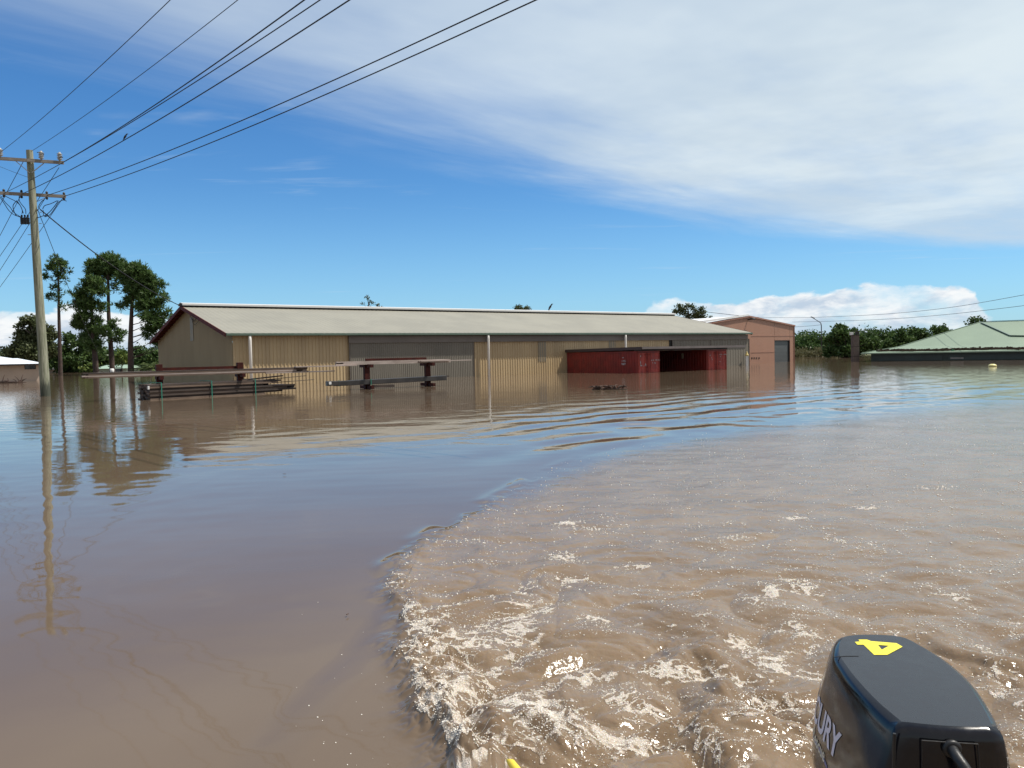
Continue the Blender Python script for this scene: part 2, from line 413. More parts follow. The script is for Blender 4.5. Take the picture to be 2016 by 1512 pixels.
# ------------------------------------------------------------------ noise in numpy
_perm = rng.permutation(512).astype(np.int64)
_ang = rng.random(512)*2*math.pi
_gx = np.cos(_ang); _gy = np.sin(_ang)
def perlin(x, y, seed=0):
    xi = np.floor(x).astype(np.int64); yi = np.floor(y).astype(np.int64)
    xf = x-xi; yf = y-yi
    u = xf*xf*xf*(xf*(xf*6-15)+10); v = yf*yf*yf*(yf*(yf*6-15)+10)
    def g(ix, iy, fx, fy):
        h = _perm[(_perm[(ix+seed*37) & 511] + iy) & 511]
        return _gx[h]*fx + _gy[h]*fy
    a = g(xi, yi, xf, yf); b = g(xi+1, yi, xf-1, yf); c = g(xi, yi+1, xf, yf-1); d = g(xi+1, yi+1, xf-1, yf-1)
    return (a + u*(b-a) + v*(c-a + u*(a-b-c+d)))*1.5
def fbm(x, y, octv=4, seed=0, gain=0.5):
    s = 0; a = 1; 
    for i in range(octv):
        s = s + a*perlin(x, y, seed+i); x = x*2.03+5.1; y = y*2.03-3.7; a *= gain
    return s
def sstep(a, b, x):
    t = np.clip((x-a)/(b-a), 0, 1); return t*t*(3-2*t)
def seg_dist(x, y, pl):
    d = np.full(x.shape, 1e9)
    for (x0, y0), (x1, y1) in zip(pl[:-1], pl[1:]):
        ex, ey = x1-x0, y1-y0; L = ex*ex+ey*ey+1e-12
        t = np.clip(((x-x0)*ex+(y-y0)*ey)/L, 0, 1)
        d = np.minimum(d, (x-x0-t*ex)**2+(y-y0-t*ey)**2)
    return np.sqrt(d)
def inside(x, y, poly):
    c = np.zeros(x.shape, bool); n = len(poly)
    for i in range(n):
        x0, y0 = poly[i]; x1, y1 = poly[(i+1) % n]
        if y0 == y1: continue
        cr = ((y0 > y) != (y1 > y)) & (x < (x1-x0)*(y-y0)/(y1-y0)+x0)
        c ^= cr
    return c
def smooth_line(pts, k=6):
    out = []
    n = len(pts)
    for i in range(n-1):
        p0 = pts[max(i-1, 0)]; p1 = pts[i]; p2 = pts[i+1]; p3 = pts[min(i+2, n-1)]
        for j in range(k):
            t = j/k
            out.append(tuple(0.5*((2*p1[a]) + (-p0[a]+p2[a])*t + (2*p0[a]-5*p1[a]+4*p2[a]-p3[a])*t*t + (-p0[a]+3*p1[a]-3*p2[a]+p3[a])*t**3) for a in (0, 1)))
    out.append(tuple(pts[-1])); return out

# ------------------------------------------------------------------ water: the flood and the boat's wake
def gxy(px, py): g = G(px, py); return (g.x, g.y)
edge_pl = smooth_line([(0.30, 1.2), (0.05, 2.2)] + [gxy(*p) for p in [(885, 1640), (868, 1512), (848, 1455), (805, 1395), (793, 1335), (785, 1290), (800, 1250), (778, 1215),
            (764, 1180), (757, 1150), (775, 1112), (812, 1080), (862, 1046), (920, 1014), (985, 975), (1060, 936), (1130, 905), (1250, 876), (1400, 848),
            (1550, 826), (1700, 806), (1850, 790), (2016, 776), (2300, 750)]], 5)
wake_poly = list(edge_pl) + [(60, 40), (60, -30), (2, -30), (1.0, 0.6)]
shoulder_pl = smooth_line([gxy(*p) for p in [(430, 1800), (505, 1512), (555, 1440), (620, 1365), (700, 1295), (760, 1220), (795, 1160)]], 5)
foam_blobs = [(x, y, rx, ry) for x, y, rx, ry in [
    (1110, 1100, 30, 14), (1125, 1145, 40, 10), (1060, 1205, 50, 12), (1000, 1215, 30, 12), (1040, 1160, 16, 16), (975, 1180, 20, 8), (1015, 1240, 40, 10), (955, 1240, 20, 10),
    (1000, 1265, 50, 14), (940, 1275, 22, 14), (1040, 1300, 30, 12), (985, 1330, 16, 22), (860, 1285, 20, 12), (1190, 1045, 40, 6), (1120, 1030, 30, 6), (1540, 1170, 50, 12),
    (1590, 1160, 20, 14), (1480, 1190, 20, 10), (1375, 1175, 14, 8), (1560, 1240, 40, 14), (1470, 1280, 40, 16), (1520, 1310, 30, 14), (1600, 1330, 30, 16), (1640, 1060, 14, 12),
    (1880, 1175, 20, 14), (1925, 1280, 22, 12), (1960, 1320, 26, 16), (1990, 1380, 24, 16), (1230, 1390, 50, 18), (1290, 1400, 30, 16), (1530, 1390, 50, 14), (1500, 1440, 60, 16),
    (1380, 1480, 60, 20), (1150, 1460, 70, 14), (1060, 1450, 60, 12), (1300, 1470, 50, 14), (960, 1400, 60, 20), (1600, 1440, 40, 20), (930, 1350, 40, 30), (1440, 1350, 40, 12),
    (1180, 1225, 30, 8), (1330, 1330, 50, 10), (1140, 1340, 40, 8), (1400, 1230, 30, 8), (1240, 1120, 30, 6), (1450, 1060, 40, 5), (1560, 1020, 40, 5), (1700, 1000, 40, 5), (1850, 960, 50, 5)]]
_fb = []
for x, y, rx, ry in foam_blobs:
    c = gxy(x, y); a = gxy(x+rx, y); b = gxy(x, y+ry)
    _fb.append((c[0], c[1], max(0.03, abs(a[0]-c[0])), max(0.03, abs(b[1]-c[1]))))

def wake_fields(x, y):
    wx = x + 0.10*perlin(x*2.2, y*2.2, 3) + 0.045*perlin(x*6, y*6, 4)
    wy = y + 0.10*perlin(x*2.2, y*2.2, 5) + 0.045*perlin(x*6, y*6, 6)
    r = np.hypot(x, y)
    ins0 = inside(x, y, wake_poly)
    d0 = seg_dist(x, y, edge_pl); d0 = np.where(ins0, d0, -d0)
    insw = inside(wx, wy, wake_poly)
    dw = seg_dist(wx, wy, edge_pl); dw = np.where(insw, dw, -dw)
    return r, d0, dw
def water_height(x, y, r, d0, dw):
    h = np.zeros_like(x)
    # calm water outside: long low ripples, stronger further off
    far = sstep(5, 22, r)
    calm_l = 0.0010 + 0.0026*far
    ang = np.arctan2(x, y)
    cx = x*0.9+y*0.25; cy = y*1.0-x*0.1
    h += calm_l*fbm(cx*0.55, cy*1.25, 3, 20, 0.5)
    h += 0.0013*sstep(7, 26, r)*sstep(-0.62, -0.1, fbm(x*0.12, y*0.12, 2, 33))*perlin(cx*1.6, cy*4.6, 27)
    h += 0.00035*fbm(x*3.2, y*3.2, 2, 25)*sstep(7, 3, r)
    h += 0.0013*perlin(x*3.0, y*2.4, 28)*sstep(3.5, 6, r)*sstep(16, 10, r)*sstep(-0.25, -0.42, np.arctan2(x, y))
    # right hand side is choppier
    chop = sstep(0.18, 0.5, ang)*sstep(10, 25, r)
    h += chop*0.010*fbm(x*1.1, y*1.9, 3, 40, 0.55)
    # wash waves running off the wake's outer edge
    out = np.clip(-d0, 0, None)
    azw = 0.15+0.85*sstep(-0.10, 0.10, ang)
    env = azw*np.exp(-((out-1.6)/2.6)**2)*sstep(9, 13, r)*sstep(46, 26, r)
    ph = out*2*np.pi/2.1 + 3.0*fbm(x*0.22, y*0.22, 2, 51)
    h += 0.020*env*np.cos(ph)*np.clip(0.45+1.1*fbm(x*0.45, y*0.30, 3, 55), 0, 1.5)
    env2 = azw*np.exp(-((out-4.5)/4.5)**2)*sstep(11, 17, r)*sstep(60, 30, r)
    h += 0.008*env2*np.cos(out*2*np.pi/1.3+3.6*fbm(x*0.3, y*0.3, 2, 57))
    # crest along the wake's edge
    h += 0.016*np.exp(-((d0+0.06)/0.11)**2)*sstep(13, 8, r)*sstep(4.3, 5.6, r)*sstep(-0.35, 0.35, fbm(x*1.1, y*1.1, 2, 93))
    # smooth shoulder that runs ahead of the foam near the boat
    ds = seg_dist(x, y, shoulder_pl)
    side = (x > np.interp(y, [p[1] for p in shoulder_pl], [p[0] for p in shoulder_pl]))
    sd = np.where(side, ds, -ds)
    h += 0.020*sstep(-0.14, 0.20, sd)*sstep(7.2, 5.0, r)*np.exp(-np.clip(sd, 0, None)/0.9)
    # turbulent inside of the wake
    ins = sstep(0, 1, (dw+0.02)/(0.30+0.12*np.clip(r-7, 0, 20)))
    A = 0.112*np.exp(-np.clip(r-3.3, 0, None)/1.15) + 0.018*np.exp(-np.clip(r-4, 0, None)/5.0) + 0.0022
    qx = x+0.22*fbm(x*1.3, y*1.3, 2, 60); qy = y+0.22*fbm(x*1.3, y*1.3, 2, 64)
    b1 = np.abs(perlin(qx*1.5, qy*1.7, 70)); b2 = np.abs(perlin(qx*3.3+2, qy*3.5, 71)); b3 = np.abs(perlin(qx*7.5, qy*8, 72)); b4 = np.abs(perlin(qx*17, qy*18, 73))
    bill = b1*1.1 + b2*0.38 + b3*0.09 + b4*0.035 - 0.30
    h += ins*A*bill*1.25
    h += ins*0.0050*fbm(x*1.3, y*3.2, 4, 80, 0.55)*sstep(3, 6, r)
    h += ins*0.0016*fbm(x*11, y*15, 2, 84, 0.6)*sstep(26, 10, r)
    # rim of the wake, tumbling near the boat
    rim = np.exp(-((dw-0.10)/0.12)**2)
    h += rim*(0.075*np.exp(-np.clip(r-3.2, 0, None)/1.3)+0.016*sstep(11, 6, r))*(0.7+0.9*np.abs(perlin(x*7, y*7, 90))+0.35*np.abs(perlin(x*19, y*19, 91)))
    return h
def foam_density(x, y, r, d0, dw):
    ins = sstep(0.0, 0.06, dw)
    f = ins*(0.16*np.exp(-np.clip(r-3.5, 0, None)/3.0) + 0.07)
    rimw = np.where(r < 5, 0.22, 0.13)
    f += ins*np.exp(-np.clip(dw, 0, None)/rimw)*(0.62*np.exp(-np.clip(r-3.2, 0, None)/1.5)+0.40*sstep(9.5, 7, r))
    for cx, cy, rx, ry in _fb:
        q = ((x-cx)/(rx*1.15))**2 + ((y-cy)/(ry*1.25))**2
        f += ins*(0.43+0.20*sstep(4.3, 5.8, r))*np.exp(-q)
    ridge = 1-np.abs(fbm(x*1.8, y*2.6, 4, 100, 0.6))*1.9
    f += ins*0.20*sstep(0.62, 0.98, ridge)*np.exp(-np.clip(r-3.4, 0, None)/4.5)
    f += ins*0.13*sstep(0.1, 0.6, fbm(x*0.7, y*1.6, 3, 108))*sstep(26, 9, r)
    return np.clip(f, 0, 1)

def froth(x, y, foam):
    wx = x+0.10*perlin(x*3, y*3, 140); wy = y+0.10*perlin(x*3, y*3, 141)
    lace = np.maximum(sstep(0.62, 0.95, 1-np.abs(fbm(wx*4.2, wy*6.5, 3, 120, 0.55))*2.2), 0.75*sstep(0.6, 0.95, 1-np.abs(fbm(wx*11, wy*15, 2, 125, 0.5))*2.4))
    clump = fbm(x*4.6, y*6.0, 5, 130, 0.62)
    return np.clip(foam*(0.42+0.85*lace) + 0.28*clump*sstep(0.05, 0.4, foam), 0, 1)
def build_water():
    # rings: tight where the picture looks, wide elsewhere
    rows = [0.0, 0.5, 1.0, 1.5, 2.0, 2.3, 2.6, 2.8]
    dlt = np.arange(840, 34, -1.55)
    rows += list(2448/dlt)
    last = rows[-1]
    far = list(2448/np.arange(34-1.0, 3, -0.75)) + [1100, 1700, 3000, 6000]
    rows = np.array(rows + far)
    dense = np.arange(R(-41), R(41), 1.55/1530)
    sparse = np.arange(R(41), R(319), R(3.0))
    an = np.concatenate([dense, sparse])
    nr, na = len(rows), len(an)
    RR, AA = np.meshgrid(rows, an, indexing='ij')
    # keep columns evenly spaced in the picture plane
    X = RR*np.sin(AA); Y = RR*np.cos(AA)
    x = X.ravel(); y = Y.ravel()
    r, d0, dw = wake_fields(x, y)
    h = water_height(x, y, r, d0, dw)
    h *= sstep(400, 120, r)
    foam = foam_density(x, y, r, d0, dw)
    wake = sstep(0, 1, (dw+0.02)/(0.27+0.22*np.clip(r-7, 0, 20)))*sstep(70, 25, r)
    foam_m = froth(x, y, foam)
    h += 0.004*foam_m*np.abs(perlin(x*30, y*30, 130))*sstep(9, 4, r)
    co = np.empty((nr*na, 3), np.float32); co[:, 0] = x; co[:, 1] = y; co[:, 2] = h
    i = np.arange(nr-1)[:, None]*na; j = np.arange(na)[None, :]; j2 = (j+1) % na
    quads = np.stack([i+j, i+j2, i+na+j2, i+na+j], -1).reshape(-1, 4)
    me = bpy.data.meshes.new('water')
    me.vertices.add(nr*na); me.vertices.foreach_set('co', co.ravel())
    nq = len(quads)
    me.loops.add(nq*4); me.loops.foreach_set('vertex_index', quads.ravel().astype(np.int32))
    me.polygons.add(nq); me.polygons.foreach_set('loop_start', np.arange(0, nq*4, 4, dtype=np.int32))
    me.polygons.foreach_set('use_smooth', np.ones(nq, bool))
    me.update(calc_edges=True)
    for nm, arr in (('foam', foam_m), ('wake', wake)):
        a = me.attributes.new(nm, 'FLOAT', 'POINT'); a.data.foreach_set('value', arr.astype(np.float32))
    me.materials.append(watermat())
    o = bpy.data.objects.new('water', me); scene.collection.objects.link(o)
    tag(o, kind='structure')
    return o

def watermat():
    mm = bpy.data.materials.new('muddy flood water'); mm.use_nodes = True
    t = mm.node_tree; t.nodes.clear(); q = NT(t)
    out = q.n('ShaderNodeOutputMaterial')
    co = q.n('ShaderNodeTexCoord'); obj = co.outputs['Object']
    fo = q.n('ShaderNodeAttribute', attribute_name='foam').outputs['Fac']
    wa = q.n('ShaderNodeAttribute', attribute_name='wake').outputs['Fac']
    sp = q.n('ShaderNodeSeparateXYZ'); t.links.new(obj, sp.inputs[0])
    dist = q.math('SQRT', q.math('ADD', q.math('MULTIPLY', sp.outputs[0], sp.outputs[0]), q.math('MULTIPLY', sp.outputs[1], sp.outputs[1])))
    bs = q.n('ShaderNodeBsdfPrincipled')
    # silt: brown, stirred up lighter in the wake
    big = q.noise(obj, 0.35, 4, 0.5)
    calm = q.mix(q.ss(big, 0.35, 0.65), (0.132, 0.094, 0.063, 1), (0.148, 0.107, 0.072, 1))
    n2 = q.noise(obj, 1.7, 5, 0.6, 0.6)
    stir = q.mix(q.ss(n2, 0.35, 0.7), (0.180, 0.124, 0.076, 1), (0.228, 0.164, 0.106, 1))
    silt = q.mix(wa, calm, stir)
    # froth: cells of bubbles, broken up at fine scale
    f1 = q.noise(obj, 22, 5, 0.65, 0.3)
    f2 = q.noise(obj, 75, 3, 0.6)
    mixn = q.math('ADD', q.math('MULTIPLY', f1, 0.62), q.math('MULTIPLY', f2, 0.38))
    fm = q.ss(q.math('ADD', fo, q.math('MULTIPLY', q.math('SUBTRACT', mixn, 0.5), 0.9)), 0.40, 0.66)
    fm = q.math('MULTIPLY', fm, q.ss(fo, 0.06, 0.22))
    vo = q.n('ShaderNodeTexVoronoi'); t.links.new(obj, vo.inputs['Vector']); vo.inputs['Scale'].default_value = 130
    frothc = q.mix(q.ss(vo.outputs['Distance'], 0.1, 0.55), (0.86, 0.82, 0.77, 1), (0.58, 0.50, 0.41, 1))
    col = q.mix(q.math('MULTIPLY', fm, 0.80), silt, frothc)
    t.links.new(col, bs.inputs['Base Color'])
    t.links.new(q.math('ADD', q.math('MULTIPLY_ADD', fm, 0.22, 0.035), q.math('MULTIPLY', wa, 0.085)), bs.inputs['Roughness'])
    bs.inputs['IOR'].default_value = 1.33
    t.links.new(q.math('MULTIPLY', wa, 0.35), bs.inputs['Subsurface Weight']); bs.inputs['Subsurface Scale'].default_value = 0.06
    bs.inputs['Subsurface Radius'].default_value = (1.0, 0.55, 0.2)
    # ripples
    mp = q.n('ShaderNodeMapping'); mp.inputs['Scale'].default_value = (0.8, 1.6, 1); t.links.new(obj, mp.inputs[0])
    r1 = q.noise(mp.outputs[0], 1.6, 3, 0.5)
    r2 = q.noise(mp.outputs[0], 7, 3, 0.55)
    r3 = q.noise(obj, 34, 3, 0.6)
    nearfade = q.ss(dist, 7.0, 30.0, 0.04, 1.0)
    h = q.math('MULTIPLY', q.math('MULTIPLY', r1, 0.007), nearfade)
    h = q.math('ADD', h, q.math('MULTIPLY', q.math('MULTIPLY', r2, 0.0024), q.math('ADD', q.math('MULTIPLY', nearfade, 0.35), q.math('MULTIPLY', wa, 2.6))))
    h = q.math('ADD', h, q.math('MULTIPLY', q.math('MULTIPLY', r3, 0.0032), wa))
    h = q.math('ADD', h, q.math('MULTIPLY', q.math('MULTIPLY', q.math('SUBTRACT', 1.0, vo.outputs['Distance']), 0.005), fm))
    h = q.math('ADD', h, q.math('MULTIPLY', q.math('MULTIPLY', f2, 0.008), fm))
    bp = q.n('ShaderNodeBump'); bp.inputs['Strength'].default_value = 1.0; bp.inputs['Distance'].default_value = 1.0
    t.links.new(h, bp.inputs['Height']); t.links.new(bp.outputs[0], bs.inputs['Normal'])
    t.links.new(bs.outputs[0], out.inputs[0])
    return mm
water = build_water()

# bubbles and flung droplets on the wake; their white colour doubles as sun glints
def bubbles():
    n0 = 420000
    # sample evenly in picture space, keep by froth density
    D = 2448/rng.uniform(44, 830, n0)
    a = rng.uniform(-0.30, 0.72, n0)
    y = D; x = a*D
    r, d0, dw = wake_fields(x, y)
    foam = foam_density(x, y, r, d0, dw)
    fm = froth(x, y, foam)
    cluster = sstep(0.05, 0.6, fbm(x*1.6, y*3.6, 4, 150, 0.6))
    pr = np.where(dw > 0.0, 0.0004 + 0.11*cluster**3 + 0.62*fm**2.0, 0.0)
    pr = np.where((dw <= 0) & (d0 > -1.3) & (r < 5.6), 0.0012, pr)
    pr *= sstep(25, 8, r)*0.9+0.1*sstep(40, 20, r)
    keep = (rng.random(n0) < pr) & (r > 2.6)
    x = x[keep]; y = y[keep]; r = r[keep]; d0 = d0[keep]; dw = dw[keep]; fm = fm[keep]
    h = water_height(x, y, r, d0, dw)
    rad = (0.0014+0.0034*rng.random(len(x))**2.5)*np.clip(r/4.5, 0.75, 1.6)
    h = h + rad*0.35 + np.where((fm > 0.45) & (r < 5.5) & (rng.random(len(x)) < 0.18), rng.random(len(x))*0.035, 0)
    # octasphere template
    t = bpy.data.meshes.new('tmp')
    import bmesh
    bm = bmesh.new(); bmesh.ops.create_icosphere(bm, subdivisions=1, radius=1.0); bm.to_mesh(t); bm.free()
    tv = np.array([v.co[:] for v in t.vertices]); tf = np.array([p.vertices[:] for p in t.polygons])
    bpy.data.meshes.remove(t)
    n = len(x)
    squ = np.stack([rad*rng.uniform(0.8, 1.6, n), rad*rng.uniform(0.8, 1.4, n), rad*rng.uniform(0.6, 1.0, n)], -1)
    V = tv[None]*squ[:, None, :] + np.stack([x, y, h], -1)[:, None, :]
    F = tf[None] + (np.arange(n)*len(tv))[:, None, None]
    me = bpy.data.meshes.new('foam_bubbles')
    me.vertices.add(V.shape[0]*V.shape[1]); me.vertices.foreach_set('co', V.astype(np.float32).ravel())
    nf = F.shape[0]*F.shape[1]
    me.loops.add(nf*3); me.loops.foreach_set('vertex_index', F.ravel().astype(np.int32))
    me.polygons.add(nf); me.polygons.foreach_set('loop_start', np.arange(0, nf*3, 3, dtype=np.int32))
    me.polygons.foreach_set('use_smooth', np.ones(nf, bool))
    me.update(calc_edges=True)
    mt = bpy.data.materials.new('bubble and glint white'); mt.use_nodes = True
    b = mt.node_tree.nodes['Principled BSDF']
    b.inputs['Base Color'].default_value = (0.90, 0.86, 0.78, 1); b.inputs['Roughness'].default_value = 0.14; b.inputs['IOR'].default_value = 1.45
    me.materials.append(mt)
    o = bpy.data.objects.new('foam_bubbles', me); scene.collection.objects.link(o)
    tag(o, 'white and amber froth, droplets and painted sun glints in the boat wake', 'foam', kind='stuff')
    print('bubbles', n)
bubbles()

# ------------------------------------------------------------------ hills far away
def hills():
    mb = MB(); n = 180
    for (a0, a1, D, hh, sd) in ((-1.1, 1.1, 2600, 62, 3),):
        prev = []
        for k in range(n+1):
            a = a0+(a1-a0)*k/n
            z = hh*(0.45+0.35*math.sin(a*5+sd)+0.15*math.sin(a*17+1)+0.06*math.sin(a*53))
            z = max(z, 8)
            for rr, f in ((D, 0), (D*1.06, 0.7), (D*1.16, 1.0), (D*1.4, 0)):
                prev.append((rr*math.sin(a), rr*math.cos(a), -1 if f == 0 else z*f))
        fs = [(i*4+j, (i+1)*4+j, (i+1)*4+j+1, i*4+j+1) for i in range(n) for j in range(3)]
        mb.add(prev, fs)
    o = mb.build('hills', mat('wooded hillside', (0.06, 0.10, 0.09), 0.95, col2=(0.045, 0.075, 0.07), nscale=0.01), smooth=True)
    tag(o, kind='structure')
hills()
def bank():
    # low drowned ground behind the far trees
    mb = MB()
    rows_ = [(150, -0.35), (175, 0.25), (220, 0.7), (420, 1.0)]
    vs = []
    n = 40
    for k in range(n+1):
        a = -0.75+1.5*k/n
        for D, z in rows_:
            vs.append((D*math.sin(a), D*math.cos(a)*(1+0.02*math.sin(a*37)), z))
    fs = [(i*4+j, (i+1)*4+j, (i+1)*4+j+1, i*4+j+1) for i in range(n) for j in range(3)]
    mb.add(vs, fs)
    o = mb.build('ground', mat('rank grass bank', (0.10, 0.105, 0.045), 0.95, col2=(0.06, 0.07, 0.03), nscale=0.3), smooth=True)
    tag(o, kind='structure')
bank()

# ------------------------------------------------------------------ the long shed
UW = Vector((0.806, 0.592, 0)).normalized()       # along the long wall
NW = Vector((UW.y, -UW.x, 0))                     # out of the long wall, towards the boat
BK = -NW
G0 = Vector((-17.2, 47.0, 0)); G1 = Vector((23.9, 77.2, 0))
LEN = (G1-G0).length
EZ = 3.22; AZ = 5.50; HALF = 10.5; OVH = 0.42; END = 0.50
W0 = G0 + UW*END + BK*OVH                         # wall corner
WL = LEN-2*END
def ws(px, py=700):                                # distance along the long wall at this pixel
    return (hit(px, py, W0, NW)-W0).dot(UW)
shed = empty('storage_shed', (W0.x, W0.y, 0), 'long cream corrugated shed standing in the flood with pale grey gable roof', 'shed')
ZB = -1.0
zw = EZ-0.10
rise = (AZ-EZ)/HALF
s_a = ws(687); s_b = ws(931); s_c = ws(1317); s_d = ws(1473)
def flat(z0, z1): return lambda t: (z0, z1)
Zv = Vector((0, 0, 1))
mb = MB(); mb.corr(W0+Zv*0, UW, Zv, NW, s_a, flat(ZB, zw), 0.235, 0.035, 'rib')
mb.corr(W0+UW*s_b, UW, Zv, NW, s_c-s_b, flat(ZB, zw), 0.235, 0.035, 'rib')
mb.corr(W0+UW*s_d, UW, Zv, NW, WL-s_d, flat(ZB, zw), 0.235, 0.035, 'rib')
build_each(mb, 'front_wall', M['cream'], shed)
# end wall nearest the pole
GW = 2*(HALF-OVH)
def gtop(t):
    return EZ - 0.12 + rise*(min(t, GW-t)+OVH)
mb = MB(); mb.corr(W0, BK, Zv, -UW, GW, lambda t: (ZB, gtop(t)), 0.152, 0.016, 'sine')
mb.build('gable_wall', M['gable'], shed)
mb = MB(); mb.corr(W0+UW*WL, BK, Zv, UW, GW, lambda t: (ZB, gtop(t)), 0.152, 0.016, 'sine')
mb.build('end_wall', M['cream'], shed)
mb = MB(); mb.corr(W0+BK*GW, UW, Zv, BK, WL, flat(ZB, zw), 0.235, 0.035, 'rib')
mb.build('rear_wall', M['cream'], shed)
# roof
sl = math.hypot(HALF, AZ-EZ)
SV = (BK*HALF + Zv*(AZ-EZ))/sl; SN = (NW*(AZ-EZ)+Zv*HALF)/sl
mb = MB(); mb.corr(G0+Zv*EZ, UW, SV, SN, LEN, flat(0, sl), 0.38, 0.010, 'sine')
SV2 = (NW*HALF + Zv*(AZ-EZ))/sl; SN2 = (BK*(AZ-EZ)+Zv*HALF)/sl
mb.corr(G0+BK*2*HALF+Zv*EZ, UW, SV2, SN2, LEN, flat(0, sl), 0.38, 0.022, 'rib')
roof = mb.build('roof', M['roof'], shed)
# ridge ventilator: dark throat with white capping
A0 = G0+BK*HALF+Zv*AZ
mb = MB()
for sg, d in ((1, NW), (-1, BK)):
    a = A0 - UW*0.05; b = A0+UW*(LEN+0.05)
    mb.add([a+Zv*0.25, b+Zv*0.25, b+d*0.62+Zv*0.15, a+d*0.62+Zv*0.15], [(0, 1, 2, 3)])
    mb.add([a+Zv*0.22, b+Zv*0.22, b+d*0.62+Zv*0.02, a+d*0.62+Zv*0.02], [(3, 2, 1, 0)])
    mb.add([a+d*0.62+Zv*0.15, b+d*0.62+Zv*0.15, b+d*0.62+Zv*0.02, a+d*0.62+Zv*0.02], [(0, 1, 2, 3)])
cap = mb.build('ridge_cap', M['ridge'], shed)
mb = MB(); mb.beam(A0+UW*0.0+Zv*0.0, A0+UW*LEN+Zv*0.0, 0.95, 0.26)
mb.build('ridge_vent', M['dark'], cap)
# gutter and fascia
mb = MB(); gz = EZ-0.085
mb.beam(G0+NW*0.06+Zv*gz, G1+NW*0.06+Zv*gz, 0.13, 0.15)
mb.build('gutter', M['gutter'], shed, bevel=0.02)
mb = MB(); a = W0+UW*(s_a-0.05)+NW*0.12+Zv*(zw-0.32); b = W0+UW*(WL+0.15)+NW*0.12+Zv*(zw-0.32)
mb.beam(a, b, 0.14, 0.48)
mb.build('fascia_band', M['fascia'], shed)
mb = MB(); mb.beam(W0+NW*0.10+Zv*(zw+0.02), W0+UW*WL+NW*0.10+Zv*(zw+0.02), 0.5, 0.03)
mb.build('soffit', M['maroon'], shed)
# bargeboards, maroon
def barge(base, sgn, name='bargeboard'):
    mb = MB()
    o = base + sgn*UW*0.0
    for p0, p1 in ((G0, A0-Zv*AZ), (G0+BK*2*HALF, A0-Zv*AZ)):
        q0 = p0-G0+o+Zv*(EZ-0.10); q1 = p1-G0+o+Zv*(AZ-0.10)
        mb.beam(q0, q1, 0.05, 0.24)
    return mb.build(name, M['maroon'], shed)
barge(G0-UW*0.03, 1); barge(G1+UW*0.03, 1)
# maroon eave lining under the end overhang, with purlins
mb = MB()
for p0 in (G0, G0+BK*2*HALF):
    q0 = p0+Zv*(EZ-0.06); q1 = A0-Zv*0.06
    mb.add([q0, q1, q1+UW*END, q0+UW*END], [(0, 1, 2, 3)])
    for k in range(12):
        c = q0.lerp(q1, (k+0.5)/12)
        mb.beam(c-Zv*0.07, c+UW*END-Zv*0.07, 0.06, 0.09)
mb.build('eave_lining', M['maroon'], shed)
# sliding doors
def door(sa, sb, pitch, seams=()):
    mb = MB(); z1 = zw-0.50
    mb.corr(W0+UW*sa+NW*0.10, UW, Zv, NW, sb-sa, flat(ZB, z1), pitch, 0.022, 'rib')
    d = mb.build('sliding_door', M['greydoor'], shed)
    mb = MB()
    for s_ in (sa, sb) + tuple(seams):
        mb.beam(W0+UW*s_+NW*0.13+Zv*ZB, W0+UW*s_+NW*0.13+Zv*z1, 0.06, 0.05)
    build_each(mb, 'door_frame', M['fascia'], d)
door(s_a, s_b, 0.152)
door(s_c+0.35, s_d, 0.40, (ws(1397),))
mb = MB(); mb.box(W0+UW*(s_c+0.17)+NW*0.03+Zv*1.0, 0.34, 0.06, 4.0, UW, NW)
mb.build('door_gap', M['dark'], shed)
# downpipes
for px in (488.5, 955.5, 1225):
    s_ = ws(px, 690)
    mb = MB(); c = W0+UW*s_+NW*0.43
    mb.tube([c+Zv*(zw+0.02), c+Zv*(zw-0.35), c+Zv*ZB], 0.095, 12)
    mb.build('downpipe', M['whitepipe'], shed, smooth=True)
# translucent wall sheets
for px, y0, y1 in ((1067, 673, 712), (1205, 671, 690)):
    s_ = ws(px, 690); D = (W0+UW*s_).y
    za = P(px, y0, D).z; zb = P(px, y1, D).z
    mb = MB(); mb.corr(W0+UW*(s_-0.40)+NW*0.012, UW, Zv, NW, 0.80, flat(zb, za), 0.10, 0.03, 'sine')
    mb.build('skylight_sheet', M['skylight'], shed)
# gable end: patched panel and looped service wires under the barge
gp = hit(379, 655, W0, UW); sg = (gp-W0).dot(BK)
mb = MB(); mb.corr(W0+BK*(sg-0.35)-UW*0.02, BK, Zv, -UW, 0.85, flat(P(379, 671, gp.y).z, P(379, 625, gp.y).z), 0.12, 0.02, 'sine')
mb.build('patched_panel', mat('grey patch sheet', (0.27, 0.27, 0.24), 0.5, col2=(0.36, 0.31, 0.22), nscale=2.5), shed)
mb = MB()
pln = W0-UW*0.10
def gh(px, py): return hit(px, py, pln, UW)
mb.tube([gh(374, 617), gh(377, 627), gh(382, 633), gh(388, 625), gh(390, 622)], 0.018, 6)
mb.tube([gh(374, 617), gh(380, 637), gh(384, 640), gh(392, 630)], 0.014, 6)
mb.tube([gh(374, 615), gh(388, 622)], 0.025, 6)
mb.build('service_wires', M['wire'], shed)

# corner post with a yellow cap at the shed's right end
cp = P(1470.5, 715, 76.6); cp.z = 0
t = empty('marker_post', (cp.x, cp.y, 0), 'short white post with a faded yellow cap at the right corner of the long shed', 'post')
mb = MB(); mb.box((cp.x, cp.y, 0.1), 0.26, 0.2, 1.7); mb.build('post', M['white'], t, bevel=0.02)
mb = MB(); mb.lathe((cp.x, cp.y, 0.95), [(0.17, 0), (0.17, 0.10), (0.11, 0.20), (0.05, 0.38), (0.02, 0.42)], 10); mb.build('cap', M['paleyellow'], t)

